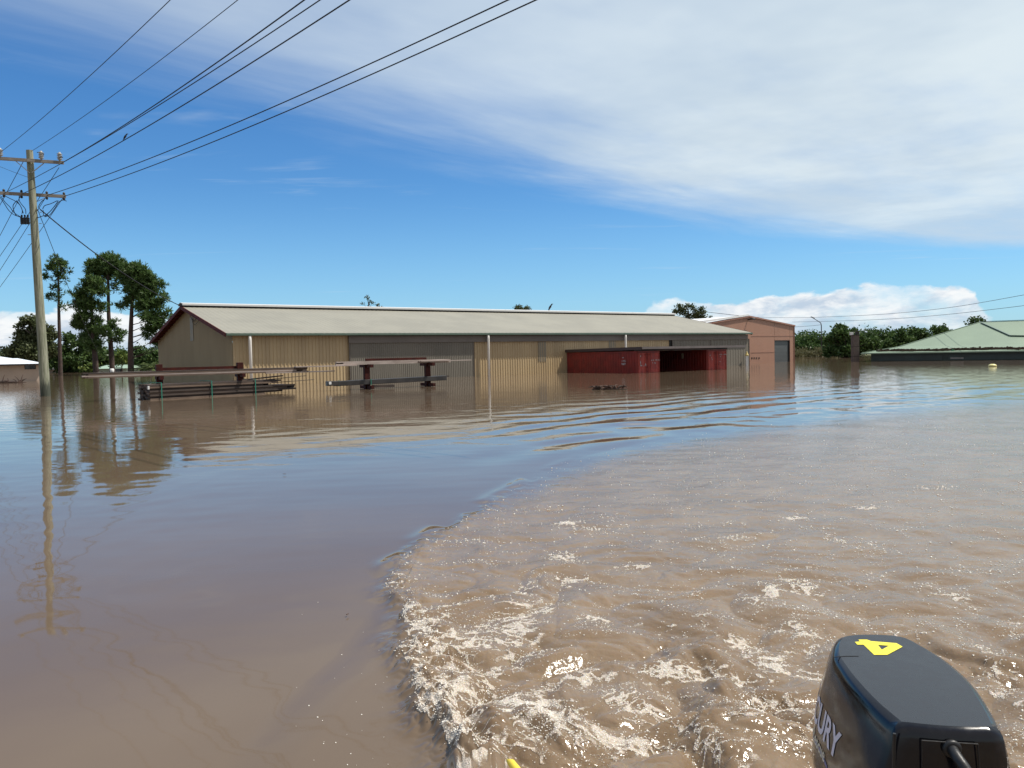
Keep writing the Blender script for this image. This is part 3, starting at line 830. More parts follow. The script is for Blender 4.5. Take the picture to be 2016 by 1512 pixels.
# ------------------------------------------------------------------ terracotta shed behind
pr0 = P(1563, 700, 93); pr0.z = 0
sw = 8.7
pk = empty('terracotta_shed', (pr0.x, pr0.y, 0), 'terracotta steel shed with low gable and dark roller door behind the long shed', 'shed')
pez = 4.30; paz = 5.32
Lp = pr0-UW*2*sw
def ptop(t): return pez + (paz-pez)*min(t, 2*sw-t)/sw
mb = MB()
def psx(px, py=690): return (hit(px, py, Lp, NW)-Lp).dot(UW)
d0_, d1_ = psx(1525), psx(1555)
dz1 = P(1540, 670, 91).z
mb.corr(Lp, UW, Zv, NW, d0_, lambda t: (-1, ptop(t)), 0.19, 0.02, 'sine')
mb.corr(Lp+UW*d0_, UW, Zv, NW, d1_-d0_, lambda t: (dz1, ptop(t+d0_)), 0.19, 0.02, 'sine')
mb.corr(Lp+UW*d1_, UW, Zv, NW, 2*sw-d1_, lambda t: (-1, ptop(t+d1_)), 0.19, 0.02, 'sine')
build_each(mb, 'front_wall', M['pink'], pk)
mb = MB(); mb.corr(pr0, BK, Zv, UW, 22, lambda t: (-1, pez), 0.19, 0.02, 'sine')
mb.corr(Lp, BK, Zv, -UW, 22, lambda t: (-1, pez), 0.19, 0.02, 'sine')
build_each(mb, 'side_wall', M['pink'], pk)
mb = MB()
ap = Lp+UW*sw
for e in (Lp-UW*0.1, pr0+UW*0.1):
    q0 = e+Zv*(pez+0.03)+NW*0.15; q1 = ap+Zv*(paz+0.06)+NW*0.15
    mb.add([q0, q1, q1+BK*22.2, q0+BK*22.2], [(0, 1, 2, 3)])
mb.build('roof', M['whiteroof'], pk)
mb = MB()
mb.beam(ap+Zv*(paz-0.02)+NW*0.12, pr0+UW*0.12+Zv*(pez-0.04)+NW*0.12, 0.07, 0.16)
mb.beam(ap+Zv*(paz-0.08)+NW*0.12, Lp-UW*0.12+Zv*(pez-0.10)+NW*0.12, 0.07, 0.10)
mb.beam(pr0+NW*0.03+UW*0.02-Zv, pr0+NW*0.03+UW*0.02+Zv*pez, 0.12, 0.12)
mb.build('trim', M['pinktrim'], pk)
mb = MB(); mb.beam(ap+Zv*(paz+0.10)+NW*0.10, Lp-UW*0.3+Zv*(pez+0.22)+NW*0.10, 0.07, 0.20); mb.build('white_flashing', M['whiteroof'], pk)
mb = MB()
for k in range(26):
    z = -0.8+k*0.16
    if z+0.15 > dz1: break
    mb.box(Lp+UW*(d0_+d1_)/2+BK*0.16+Zv*(z+0.075), d1_-d0_, 0.03, 0.145, UW, NW)
mb.box(Lp+UW*(d0_+d1_)/2+BK*0.20+Zv*(dz1/2-0.5), d1_-d0_, 0.02, dz1+1, UW, NW)
rd = mb.build('roller_door', M['roller'], pk)
mb = MB()
for q in (d0_, d1_): mb.beam(Lp+UW*q+BK*0.07-Zv, Lp+UW*q+BK*0.07+Zv*dz1, 0.06, 0.16)
mb.beam(Lp+UW*d0_+BK*0.07+Zv*dz1, Lp+UW*d1_+BK*0.07+Zv*dz1, 0.16, 0.08)
build_each(mb, 'door_frame', M['frame'], rd)
for k, px in enumerate((1480, 1484.5, 1489, 1494)):
    q = hit(px, 705, Lp, NW)
    mb = MB(); mb.box(q+NW*0.03, 0.17, 0.03, 0.19, UW, NW); mb.build('vent', M['dark'], pk)
for y0, x0, x1 in ((661.5, 1478, 1562), (694, 1478, 1524)):
    a = hit(x0, y0, Lp, NW); b = hit(x1, y0, Lp, NW); b.z = a.z
    mb = MB(); mb.beam(a+NW*0.035, b+NW*0.035, 0.02, 0.035); mb.build('sheet_joint', M['pinktrim'], pk)
q = hit(1472, 629, Lp, NW)
mb = MB(); mb.box(q+NW*0.25, 0.12, 0.5, 0.12, UW, NW); mb.box(q+NW*0.55+UW*0.18+Zv*0.04, 0.55, 0.35, 0.16, UW, NW); fl = mb.build('flood_light', M['frame'], pk, bevel=0.02)
mb = MB(); mb.box(q+NW*0.56+UW*0.24+Zv*0.135, 0.34, 0.30, 0.03, UW, NW); mb.build('light_lid', M['white'], fl)

# ------------------------------------------------------------------ red containers and the shelter roof across them
cc = G(1254, 734.8); cc.z = 0           # near left corner of the first one
CW, CL, CTOP = 2.44, (hit(1117, 734, cc, UW)-cc).dot(BK), 1.62
print('CL', CL)
def container(origin, label, marks):
    c = empty('shipping_container', origin, label, 'shipping container', 'red shipping containers under the shelter roof')
    z0 = CTOP-2.59
    mb = MB()
    mb.corr(origin+Zv*0, BK, Zv, -UW, CL, flat(z0+0.1, CTOP-0.08), 0.28, -0.035, 'rib')
    mb.corr(origin+UW*CW, BK, Zv, UW, CL, flat(z0+0.1, CTOP-0.08), 0.28, -0.035, 'rib')
    mb.corr(origin+BK*CL, UW, Zv, BK, CW, flat(z0+0.1, CTOP-0.08), 0.28, -0.035, 'rib')
    mb.build('side_panels', M['contred'], c)
    mb = MB()
    mb.add([origin+Zv*(CTOP-.03), origin+UW*CW+Zv*(CTOP-.03), origin+UW*CW+BK*CL+Zv*(CTOP-.03), origin+BK*CL+Zv*(CTOP-.03)], [(0, 1, 2, 3)])
    mb.build('roof', M['contred'], c)
    mb = MB()
    o = origin
    for a in (o, o+UW*CW):
        for b in (a, a+BK*CL):
            i = (UW if a == o else -UW)*0.06 + (BK if b == a else NW)*0.06
            mb.beam(b+i+Zv*z0, b+i+Zv*CTOP, 0.13, 0.13)
    for a, b in ((o, o+UW*CW), (o+BK*CL, o+UW*CW+BK*CL), (o, o+BK*CL), (o+UW*CW, o+UW*CW+BK*CL)):
        ii = ((o+UW*CW/2+BK*CL/2)-(a+b)/2).normalized()*0.05
        mb.beam(a+ii+Zv*(CTOP-0.06), b+ii+Zv*(CTOP-0.06), 0.11, 0.12)
    mb.build('frame', M['contred'], c)
    for k in (0, 1):
        mb = MB()
        s0 = 0.13+k*1.10; wdt = 1.08
        mb.corr(o+UW*s0+NW*0.01, UW, Zv, NW, wdt, flat(z0+0.1, CTOP-0.13), 0.36, 0.02, 'groove')
        dd = mb.build('door', M['contdoor'], c)
        mb = MB()
        for e in (0.03, wdt-0.03): mb.beam(o+UW*(s0+e)+NW*0.02+Zv*(z0+0.1), o+UW*(s0+e)+NW*0.02+Zv*(CTOP-0.13), 0.06, 0.05)
        mb.beam(o+UW*s0+NW*0.03+Zv*(CTOP-0.16), o+UW*(s0+wdt)+NW*0.03+Zv*(CTOP-0.16), 0.05, 0.06)
        mb.build('door_frame', M['contdoor'], dd)
        for e in ((0.82, 0.98) if k == 0 else (0.14,)):
            mb = MB(); mb.tube([o+UW*(s0+e)+NW*0.07+Zv*(z0+0.1), o+UW*(s0+e)+NW*0.07+Zv*(CTOP-0.12)], 0.022, 8)
            for z in (CTOP-0.3, CTOP-1.2): mb.box(o+UW*(s0+e)+NW*0.05+Zv*z, 0.09, 0.05, 0.06, UW, NW)
            mb.build('lock_rod', M['contred'], dd)
    return c
def text_mesh(txt, size, extr=0.0, font_bold=0.0):
    cu = bpy.data.curves.new('t', 'FONT'); cu.body = txt; cu.size = size; cu.extrude = extr; cu.offset = font_bold; cu.resolution_u = 4
    ob = bpy.data.objects.new('t', cu); scene.collection.objects.link(ob)
    dg = bpy.context.evaluated_depsgraph_get(); me = bpy.data.meshes.new_from_object(ob.evaluated_get(dg))
    vs = [v.co.copy() for v in me.vertices]; fs = [tuple(p.vertices) for p in me.polygons]
    bpy.data.objects.remove(ob); bpy.data.curves.remove(cu); bpy.data.meshes.remove(me)
    return vs, fs
def text_on(o, U, V, N, txt, size, name, mt, parent, bold=0.0, lift=0.03):
    vs, fs = text_mesh(txt, size, 0.0, bold)
    mb = MB(); mb.add([Vector(o)+U*v.x+V*v.y+N*lift for v in vs], fs)
    return mb.build(name, mt, parent)
c1_ = container(Vector((cc.x, cc.y, 0)), 'red shipping container with worn white L and A, left of the dark bay', 0)
c2p = hit(1392, 728, cc, NW); c2p.z = 0
c2_ = container(Vector((c2p.x, c2p.y, 0)), 'red corrugated shipping container with scuffed doors at the right end of the shelter roof', 1)
O1 = Vector((cc.x, cc.y, 0)); O2 = Vector((c2p.x, c2p.y, 0))
text_on(O1+UW*0.28+Zv*0.52, UW, Zv, NW, 'L', 0.55, 'lettering', M['contmark'], c1_, 0.012, 0.045)
text_on(O1+UW*0.62+Zv*0.50, UW, Zv, NW, '. A', 0.30, 'lettering', M['contmark'], c1_, 0.01, 0.045)
def patches(o, U, V, N, rects, parent, lift=0.045):
    mb = MB()
    for x, z, wd, ht in rects:
        j = [random.uniform(-.2, .2)*ht for _ in range(4)]
        mb.add([o+U*x+V*(z+j[0])+N*lift, o+U*(x+wd)+V*(z+j[1])+N*lift, o+U*(x+wd*0.95)+V*(z+ht+j[2])+N*lift, o+U*(x+wd*0.1)+V*(z+ht+j[3])+N*lift], [(0, 1, 2, 3)])
    build_each(mb, 'worn_marking', M['contmark'], parent)
patches(O1, UW, Zv, NW, [(0.30, 1.22, 0.10, 0.07)], c1_)
patches(O1, UW, Zv, NW, [(1.46+i*0.11, 0.88, 0.075, 0.10) for i in (0, 1, 2, 4, 5, 6.5, 8)] + [(1.58, 0.68, 0.07, 0.1), (1.78, 0.68, 0.08, 0.1), (1.88, 0.66, 0.06, 0.1)], c1_)
patches(O1, BK, Zv, -UW, [(1.10+i*0.11, 0.86, 0.075, 0.12) for i in (0, 1, 2, 3.4)] + [(1.12+i*0.115, 0.60, 0.10, 0.15) for i in range(4)] + [(1.3, 1.12, 0.2, 0.06)], c1_, 0.02)
patches(O2, UW, Zv, NW, [(0.30, 1.12, 0.08, 0.09), (0.50, 0.90, 0.05, 0.12), (0.56, 0.80, 0.07, 0.12)] + [(1.50+i*0.13, 1.18, 0.09, 0.07) for i in (0, 1, 2, 4, 5, 6)] + [(1.55, 1.0, 0.1, 0.07), (1.5, 0.62, 0.09, 0.05)], c2_)
# shelter roof: a thin skillion carried by both containers
rw0 = (hit(1104, 700, O1+BK*CL, NW)-O1)        # reference only
sh = empty('shelter_roof', (O1.x, O1.y, CTOP), 'thin grey flat shelter roof laid across the two red containers', 'shelter roof')
L2 = (O2-O1).dot(UW)+CW
fa = O1+NW*0.55-UW*0.05; fb = O1+UW*(L2+1.75)+NW*0.55
ba = O1+BK*(CL+0.6)-UW*0.05; bb = O1+UW*(L2+1.75)+BK*(CL+0.6)
zf, zb_ = CTOP+0.30, CTOP+0.22
mb = MB()
mb.add([fa+Zv*zf, fb+Zv*(zf), bb+Zv*zb_, ba+Zv*zb_, fa+Zv*(zf-.04), fb+Zv*(zf-.04), bb+Zv*(zb_-.04), ba+Zv*(zb_-.04)],
       [(0, 1, 2, 3), (7, 6, 5, 4), (0, 4, 5, 1), (1, 5, 6, 2), (2, 6, 7, 3), (3, 7, 4, 0)])
mb.build('roof_sheet', M['shelter'], sh)
mb = MB()
mb.beam(fa+Zv*(zf-0.08)+NW*0.03, fb+Zv*(zf-0.08)+NW*0.03, 0.05, 0.17); mb.build('front_fascia', M['shelter'], sh)
mb = MB(); mb.beam(fa+Zv*(zf-0.10)-UW*0.03, ba+Zv*(zb_-0.10)-UW*0.03, 0.05, 0.22); mb.build('side_fascia', M['shelterdark'], sh)
mb = MB()
for i in range(5):
    q = O1+BK*(0.2+i*1.5)
    mb.beam(q+Zv*(CTOP+0.08), q+UW*(L2+0.3)+Zv*(CTOP+0.08), 0.08, 0.14)
build_each(mb, 'rafter', M['shelterdark'], sh)
# back wall of the bay
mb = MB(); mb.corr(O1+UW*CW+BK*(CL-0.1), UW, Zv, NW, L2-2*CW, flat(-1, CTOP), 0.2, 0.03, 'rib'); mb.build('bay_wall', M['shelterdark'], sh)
mb = MB()
mb.box(O2-UW*0.35+BK*2.2+Zv*1.15, 0.22, 0.05, 0.42, UW, NW); mb.build('notice', M['skylight'], sh)

# ------------------------------------------------------------------ racks and timber
RP = Vector((-7.26, 38.9, 0)); RU = Vector((0.84, 0.54, 0)).normalized(); RN = Vector((RU.y, -RU.x, 0))
def rp(s): return RP+RU*s
def rack(s0, s1, label, ztop, arms, beamz):
    r_ = empty('cantilever_rack', rp(s0), label, 'rack', 'dark red storage racks')
    for s_ in (s0, s1):
        mb = MB(); mb.box(rp(s_)+Zv*(ztop/2-0.6), 0.26, 0.26, ztop+1.2, RU, RN); mb.build('post', M['redsteel'], r_, bevel=0.01)
        for z in arms:
            mb = MB(); mb.beam(rp(s_)-RN*0.75+Zv*z, rp(s_)+RN*0.75+Zv*z, 0.14, 0.16); mb.build('arm', M['redsteel'], r_)
    mb = MB(); mb.beam(rp(s0)+Zv*beamz-RN*0.1, rp(s1)+Zv*beamz-RN*0.1, 0.09, 0.13); mb.build('beam', M['redsteel'], r_)
    return r_
def srow(px):
    t = (px-1008)/FPX
    return (t*RP.y-RP.x)/(RU.x-t*RU.y)
sA, sB, sC, sD = srow(314), srow(473), srow(722), srow(842)
rack(sA, sB, 'dark red steel rack at the left, holding the long weathered planks', P(473, 713.5, rp(sB).y).z, (0.90,), P(473, 723, rp(sB).y).z)
rack(sC, sD, 'dark red steel rack in front of the grey sliding door', 1.30, (0.10, 1.16), 1.46)
def plank_bundle(name, label, s0, s1, z0, rows, mt, width=0.5, th=0.045, group=None, jag=0.3, off=0.0, drop=0.0):
    b = empty(name, rp(s0)+Zv*z0, label, 'timber', group)
    for r_ in range(rows):
        for k in range(3):
            a = s0+random.uniform(0, jag); e = s1-random.uniform(0, jag)*(1 if k else 0)
            mb = MB()
            y = off+(k-1)*width/3
            z = z0+r_*th*1.05+th/2
            zm = z-drop
            p0 = rp(a)+RN*y+Zv*z; p1 = rp((a+e)/2)+RN*y+Zv*zm; p2 = rp(e)+RN*y+Zv*z
            mb.beam(p0, p1, width/3*0.94, th); mb.beam(p1, p2, width/3*0.94, th)
            mb.build('plank', mt[(r_*3+k) % len(mt)], b)
    return b
plank_bundle('plank_pile', 'long weathered planks jutting over the water from the left rack', srow(160), srow(606), 0.96, 4, [M['board'], M['boardpale'], M['board'], M['boarddark']], 0.55, 0.055, 'timber on the racks', 0.7)
plank_bundle('plank_pile', 'short pale planks lying at the right end of the left rack', srow(520), srow(660), 0.93, 1, [M['boardpale']], 0.5, 0.05, 'timber on the racks', 0.5, off=0.1)
plank_bundle('plank_pile', 'pale planks sloping up between the two dark red racks', srow(560), srow(700), 1.18, 1, [M['boardpale']], 0.35, 0.05, 'timber on the racks', 0.8, off=0.3)
plank_bundle('plank_pile', 'pale grey planks on top of the right hand rack', srow(655), srow(890), 1.23, 3, [M['boardpale'], M['board'], M['boardpale']], 0.5, 0.055, 'timber on the racks', 0.6)
plank_bundle('plank_pile', 'thin whitish planks sticking out past the right hand rack', srow(820), srow(925), 1.30, 1, [M['boardpale']], 0.3, 0.05, 'timber on the racks', 0.3, off=0.3)
# dark wrapped bundle low on the right rack
bd = empty('steel_bundle', rp(sC)+Zv*0.25, 'black wrapped bundle of long sections on the low arms of the right rack', 'bundle')
mb = MB(); mb.beam(rp(srow(655))+RN*0.25+Zv*0.34, rp(srow(872))+RN*0.25+Zv*0.42, 0.42, 0.24); mb.build('long_sections', M['bundle'], bd, bevel=0.02)
mb = MB(); mb.beam(rp(srow(638))+RN*0.35+Zv*0.36, rp(srow(662))+RN*0.35+Zv*0.36, 0.36, 0.22); mb.build('end_sections', M['bundle'], bd, bevel=0.02)
mb = MB(); mb.box(rp(srow(642))+RN*0.56+Zv*0.39, 0.12, 0.03, 0.13, RU, RN); mb.build('white_tag', M['white'], bd)
mb = MB(); mb.beam(rp(srow(840))+RN*0.1+Zv*0.47, rp(srow(880))+RN*0.1+Zv*0.50, 0.3, 0.06); mb.build('loose_section', M['boarddark'], bd)
for px in (660, 723):
    mb = MB(); mb.box(rp(srow(px))+RN*0.5+Zv*0.36, 0.035, 0.03, 0.30, RU, RN); mb.build('strap', M['strapgreen'], bd)
mb = MB(); mb.beam(rp(sC+0.2)+RN*0.3+Zv*0.13, rp(sC+1.3)+RN*0.3+Zv*0.12, 0.35, 0.12)
t_ = mb.build('timber_block', M['boarddark']); tag(t_, 'dark timber bearer just above the water beside the right rack post', 'timber block')
# low stack half under water on the left
SA = G(293, 788); SB = G(585, 772); SU = (SB-SA); SU.z = 0; SL = SU.length; SU.normalize(); SNN = Vector((SU.y, -SU.x, 0))
st = empty('timber_stack', (SA.x, SA.y, 0), 'stack of dark wet boards half under water below the left rack, tied with green straps', 'timber stack')
nlay = 8
lens = [0.80, 0.88, 1.0, 0.97, 0.99, 0.80, 0.82, 0.86]
random.seed(21)
for i in range(nlay):
    z = 0.02+i*0.083
    for k in range(4):
        Lk = SL*(lens[i]+random.uniform(-.05, .05))
        x0 = random.uniform(0, 0.12)
        a = Vector((SA.x, SA.y, z))-SNN*(0.18+k*0.30+(i % 2)*0.05+random.uniform(-.03, .03))+SU*x0
        mb = MB(); b = a+SU*(Lk-x0); mid = (a+b)/2
        bow = random.uniform(-0.008, 0.008)
        mb.beam(a, mid+Zv*bow, 0.285, 0.076); mb.beam(mid+Zv*bow, b, 0.285, 0.076)
        mb.build('board', (M['board'], M['boarddark'], M['boarddark'])[(i*2+k) % 3], st)
mb = MB(); mb.beam(Vector((SA.x, SA.y, 0.66))-SNN*0.4+SU*(SL*0.62), Vector((SA.x, SA.y, 0.80))-SNN*0.4+SU*(SL*0.92), 0.25, 0.05); mb.build('loose_board', M['board'], st)
mb = MB(); mb.tube([Vector((SA.x, SA.y, 0.64))-SNN*0.4+SU*(SL*0.8), Vector((SA.x, SA.y, 0.76))-SNN*0.5+SU*(SL*1.12)], 0.015, 6); mb.build('rod', M['boarddark'], st)
mb = MB(); mb.tube([Vector((SA.x, SA.y, 0.48))-SNN*0.4+SU*(SL*0.8), Vector((SA.x, SA.y, 0.55))-SNN*0.5+SU*(SL*1.18)], 0.015, 6); mb.build('rod', M['boarddark'], st)
for px in (318, 417, 503):
    q = hit(px, 770, SA, SNN)
    mb = MB(); c = Vector((q.x, q.y, 0)); tp = 0.70
    mb.beam(c+SNN*0.02-Zv*0.3, c+SNN*0.02+Zv*tp, 0.035, 0.02, up=SNN); mb.beam(c+SNN*0.02+Zv*tp, c-SNN*1.25+Zv*tp, 0.035, 0.02)
    mb.build('strap', M['strapgreen'], st)
mb = MB(); mb.box(Vector((SA.x, SA.y, 0.52))-SU*0.0+SNN*0.0, 0.05, 0.12, 0.14, SU, SNN); mb.build('end_tag', M['white'], st)
# white pot on the planks
q = rp(srow(221)); 
mb = MB(); mb.lathe(q+RN*0.1+Zv*1.15, [(0.05, 0), (0.075, 0.02), (0.085, 0.16), (0.06, 0.19)], 12)
o = mb.build('white_pot', M['white'], smooth=True); tag(o, 'small white pot standing on the long weathered planks', 'pot')

# ------------------------------------------------------------------ utility pole
PD = 38.4
pb = G(90, 780); pt = P(58, 296, PD)
pole = empty('power_pole', (pb.x, pb.y, 0), 'tall grey green timber power pole with two crossarms, rising from the flood at left', 'power pole')
ax = (Vector((pt.x, pt.y, pt.z))-Vector((pb.x, pb.y, 0)))
base = Vector((pb.x, pb.y, 0)); topp = Vector((pt.x, pt.y, pt.z))
mb = MB()
npt = 14
pts = [base-ax*0.08]+[base+ax*(i/npt) for i in range(npt+1)]
rads = [0.235]+[0.225+(0.148-0.225)*(i/npt) for i in range(npt+1)]
mb.tube(pts, rads, 20)
mb.build('pole', M['polewood'], pole, smooth=False)
def pp(px, py, D=PD): return P(px, py, D)
AD = Vector((0.92, 0.39, 0)).normalized()
def onarm(px, cpx, cpy, off=0.0):             # point on an arm through the pole at (cpx, cpy)
    c = pp(cpx, cpy); nrm = Vector((AD.y, -AD.x, 0))
    q = hit(px, cpy, c, nrm); q.z = c.z
    return q
HVc = pp(60, 318); LVc = pp(66, 382)
nrmA = Vector((AD.y, -AD.x, 0))
def armpt(c, s): return c+AD*s
hs = lambda px, c: (hit(px, 320, c, nrmA)-c).dot(AD)
HVa = [armpt(HVc+nrmA*0.22, hs(-8, HVc)), armpt(HVc+nrmA*0.22, hs(127, HVc))]
LVa = [armpt(LVc+BK*0, hs(-8, LVc))+nrmA*-0.2, armpt(LVc, hs(126, LVc))+nrmA*-0.2]
mb = MB(); mb.beam(HVa[0], HVa[1], 0.10, 0.15); arm1 = mb.build('crossarm', M['armwood'], pole)
mb = MB(); mb.beam(LVa[0], LVa[1], 0.10, 0.15); arm2 = mb.build('crossarm', M['armwood'], pole)
mb = MB()
for px, py, ex, ey in ((61, 343, 33, 318), (64, 342, 88, 323)):
    mb.beam(pp(px, py)+nrmA*0.2, armpt(HVc+nrmA*0.22, hs(ex, HVc))-Zv*0.08, 0.07, 0.03)
mb.beam(pp(72, 395)-nrmA*0.2, armpt(LVc-nrmA*0.2, hs(88, LVc))-Zv*0.08, 0.05, 0.02)
build_each(mb, 'brace', M['galv'], pole)
def insulator(c, h=0.42, r=0.125, parent=arm1):
    mb = MB(); pr = [(0.03, 0)]
    for k in range(4):
        z = 0.06+k*(h-0.1)/4
        pr += [(r*0.6, z), (r, z+0.02), (r, z+0.035), (r*0.55, z+0.055)]
    pr += [(0.04, h)]
    mb.lathe(c, pr, 12); return mb.build('insulator', M['porcelain'], parent, smooth=False)
hvp = [armpt(HVc+nrmA*0.22, hs(px, HVc))+Zv*0.08 for px in (3, 83, 119)]
for c in hvp: insulator(c)
lvp = [armpt(LVc-nrmA*0.2, hs(px, LVc)) for px in (3, 38, 88, 122)]
for c in lvp:
    mb = MB(); mb.lathe(c+Zv*0.02-nrmA*0.02, [(0.03, 0.06), (0.055, 0.08), (0.06, 0.14), (0.03, 0.19)], 10); mb.lathe(c-Zv*0.2, [(0.03, 0), (0.06, 0.03), (0.055, 0.1), (0.02, 0.14)], 10)
    mb.build('insulator', M['fuse'], arm2)
for k, px in enumerate((43, 49, 55)):
    mb = MB(); c = pp(px, 430); mb.box(c-Zv*0.12-nrmA*0, 0.10, 0.14, 0.34); mb.box(c+Zv*0.12, 0.07, 0.08, 0.12); mb.build('fuse_box', M['fuse'], pole, bevel=0.02)
def sm3(pts, k=6):
    out = []
    n = len(pts)
    for i in range(n-1):
        p0, p1, p2, p3 = pts[max(i-1, 0)], pts[i], pts[i+1], pts[min(i+2, n-1)]
        for j in range(k):
            t = j/k
            out.append(0.5*((2*p1)+(-p0+p2)*t+(2*p0-5*p1+4*p2-p3)*t*t+(-p0+3*p1-3*p2+p3)*t**3))
    out.append(pts[-1]); return out
for path in ([(1, 385), (10, 398), (20, 408), (27, 418), (42, 428)], [(0, 388), (8, 400), (18, 415), (30, 424), (42, 427)], [(5, 383), (18, 390), (30, 396), (40, 405), (46, 420)],
             [(38, 385), (38, 395), (44, 404), (50, 412), (51, 421)], [(33, 395), (26, 404), (27, 414), (32, 424), (42, 428)], [(33, 395), (40, 405), (44, 415), (43, 421)],
             [(88, 392), (81, 398), (76, 408), (82, 414)], [(113, 395), (100, 401), (88, 405), (84, 412)], [(115, 395), (108, 405), (98, 417), (88, 425)],
             [(131, 396), (124, 394), (116, 398), (108, 410), (98, 423), (88, 427)], [(60, 427), (72, 429), (85, 425), (93, 424)], [(85, 414), (86, 424), (92, 426), (94, 421)],
             [(73, 300), (80, 300), (86, 303), (84, 308)], [(116, 312), (120, 309), (124, 310)]):
    mb = MB(); mb.tube(sm3([pp(*p)+Vector((0, 0, 0)) for p in path]), 0.017, 6); mb.build('jumper_cable', M['wire'], pole)
mb = MB()
for px, py, dx_ in ((62, 462, -7), (77, 440, 5), (78, 418, 4)):
    mb.beam(pp(px, py), pp(px+dx_, py), 0.025, 0.025)
build_each(mb, 'climbing_step', M['galv'], pole)

# wires towards the next pole, over the boat
WIRE_GROUP = 'overhead wires on the power pole'
def span(S, exitpx, label, rad, nseg=28, sag=0.9, span_len=60):
    S = Vector(S); d = ray(*exitpx)
    drop = 0.5
    for _ in range(12):
        tz = (S.z-drop-EYE.z)/d.z; q = EYE+d*tz
        hv = Vector((q.x-S.x, q.y-S.y, 0)); s_ = hv.length
        drop = 4*sag*(s_/span_len)*(1-s_/span_len)
    hv.normalize()
    pts = []
    end = min(span_len, (Vector((q.x-S.x, q.y-S.y, 0))).length+5.5)
    for i in range(nseg+1):
        s_ = end*i/nseg
        pts.append(S+hv*s_-Zv*(4*sag*(s_/span_len)*(1-s_/span_len)))
    mb = MB(); mb.tube(pts, rad, 6)
    o = mb.build('power_line', M['wire']); tag(o, label, 'wire', WIRE_GROUP)
    return S, hv
span(hvp[0]+Zv*0.2, (335, 0), 'leftmost thin wire running from the top crossarm up to the left of the sky', 0.011)
span(pp(63, 300)+nrmA*0.2, (468, 0), 'thin wire running from the very top of the power pole up and right', 0.011)
span(armpt(HVc+nrmA*0.22, hs(124, HVc)), (599, 0), 'thick wire from the right end of the top crossarm, upper of a close pair', 0.020)
span(lvp[0], (630, 0), 'wire from the left end of the lower crossarm, lower of a close pair', 0.014)
bs_, bd_ = span(lvp[1], (688, 0), 'wire carrying the small bird, from the lower crossarm', 0.017)
span(lvp[2], (1000, 0), 'upper of the two flattest wires crossing the sky from the lower crossarm', 0.017)
span(lvp[3], (1055, 0), 'lowest wire crossing the sky, from the right end of the lower crossarm', 0.017)
def straight(a, b, label, rad, sag=0.3, cat='wire', group=WIRE_GROUP, name='power_line'):
    pts = [a.lerp(b, i/20)-Zv*(4*sag*(i/20)*(1-i/20)) for i in range(21)]
    mb = MB(); mb.tube(pts, rad, 6); o = mb.build(name, M['wire']); tag(o, label, cat, group); return o
straight(armpt(HVc+nrmA*0.22, hs(48, HVc))-Zv*0.05, P(-120, 601, 62), 'wire leaving the top crossarm down to the left, steepest of the left hand wires', 0.014)
straight(armpt(HVc+nrmA*0.22, hs(117, HVc))-Zv*0.25, P(-120, 664, 62), 'wire from the top crossarm right end, passing behind the pole down left', 0.014)
straight(lvp[1], P(-120, 668, 62), 'wire leaving the lower crossarm down to the left beside the black fuses', 0.013)
straight(lvp[2], P(-120, 702, 62), 'wire from the lower crossarm passing right behind the pole below the fuses', 0.013)
straight(lvp[3], P(-120, 716, 62), 'lowest wire leaving the right end of the lower crossarm down to the left', 0.013)
straight(pp(58, 350), P(-80, 290, 50), 'thin wire fixed to the pole between the crossarms, rising to the left', 0.010, 0.1)
straight(pp(80, 413), gh(366, 607)-Zv*0.0, 'thick black service cable from the power pole to the shed gable', 0.028, 0.45)
straight(pp(74, 412), P(215, 722, 112), 'thin service cable dropping from the pole in front of the pines', 0.016, 1.2)

# birds
def bird(p, s, label, face):
    f = Vector(face).normalized(); b = empty('bird', p, label, 'bird'); 
    mb = MB()
    side = f.cross(Zv)
    ax_ = (Zv*0.8+f*0.5).normalized()
    mb.tube([p-ax_*0.10*s*2.2, p-ax_*0.1*s, p+ax_*0.0, p+ax_*0.11*s, p+ax_*0.19*s, p+ax_*0.25*s, p+ax_*0.30*s+f*0.02*s, p+ax_*0.31*s+f*0.09*s],
            [0.012*s, 0.03*s, 0.062*s, 0.068*s, 0.045*s, 0.042*s, 0.036*s, 0.006*s], 8)
    mb.build('body', M['bird'], b, smooth=True)
    mb = MB()
    for k in (-1, 1): mb.tube([p+side*0.02*k*s, p+side*0.02*k*s-Zv*0.14*s], 0.008*s, 5)
    build_each(mb, 'leg', M['bird'], b)
q = None
for i in range(200):
    s_ = 60*i/200; c = bs_+bd_*s_-Zv*(4*0.9*(s_/60)*(1-s_/60))
    v = c-EYE; px = 1008+FPX*v.dot(cR)/v.dot(cF)
    if px > 240: q = c; break
bird(q+Zv*0.08, 0.5, 'small dark bird perched on a power line high at left', (1, 0.2, 0))
rbp = A0+UW*0; 
sb = (hit(1082, 615, A0, NW)-A0).dot(UW)
bird(A0+UW*sb+Zv*0.46, 1.5, 'black bird perched on the ridge of the long shed', (0.9, -0.3, 0))

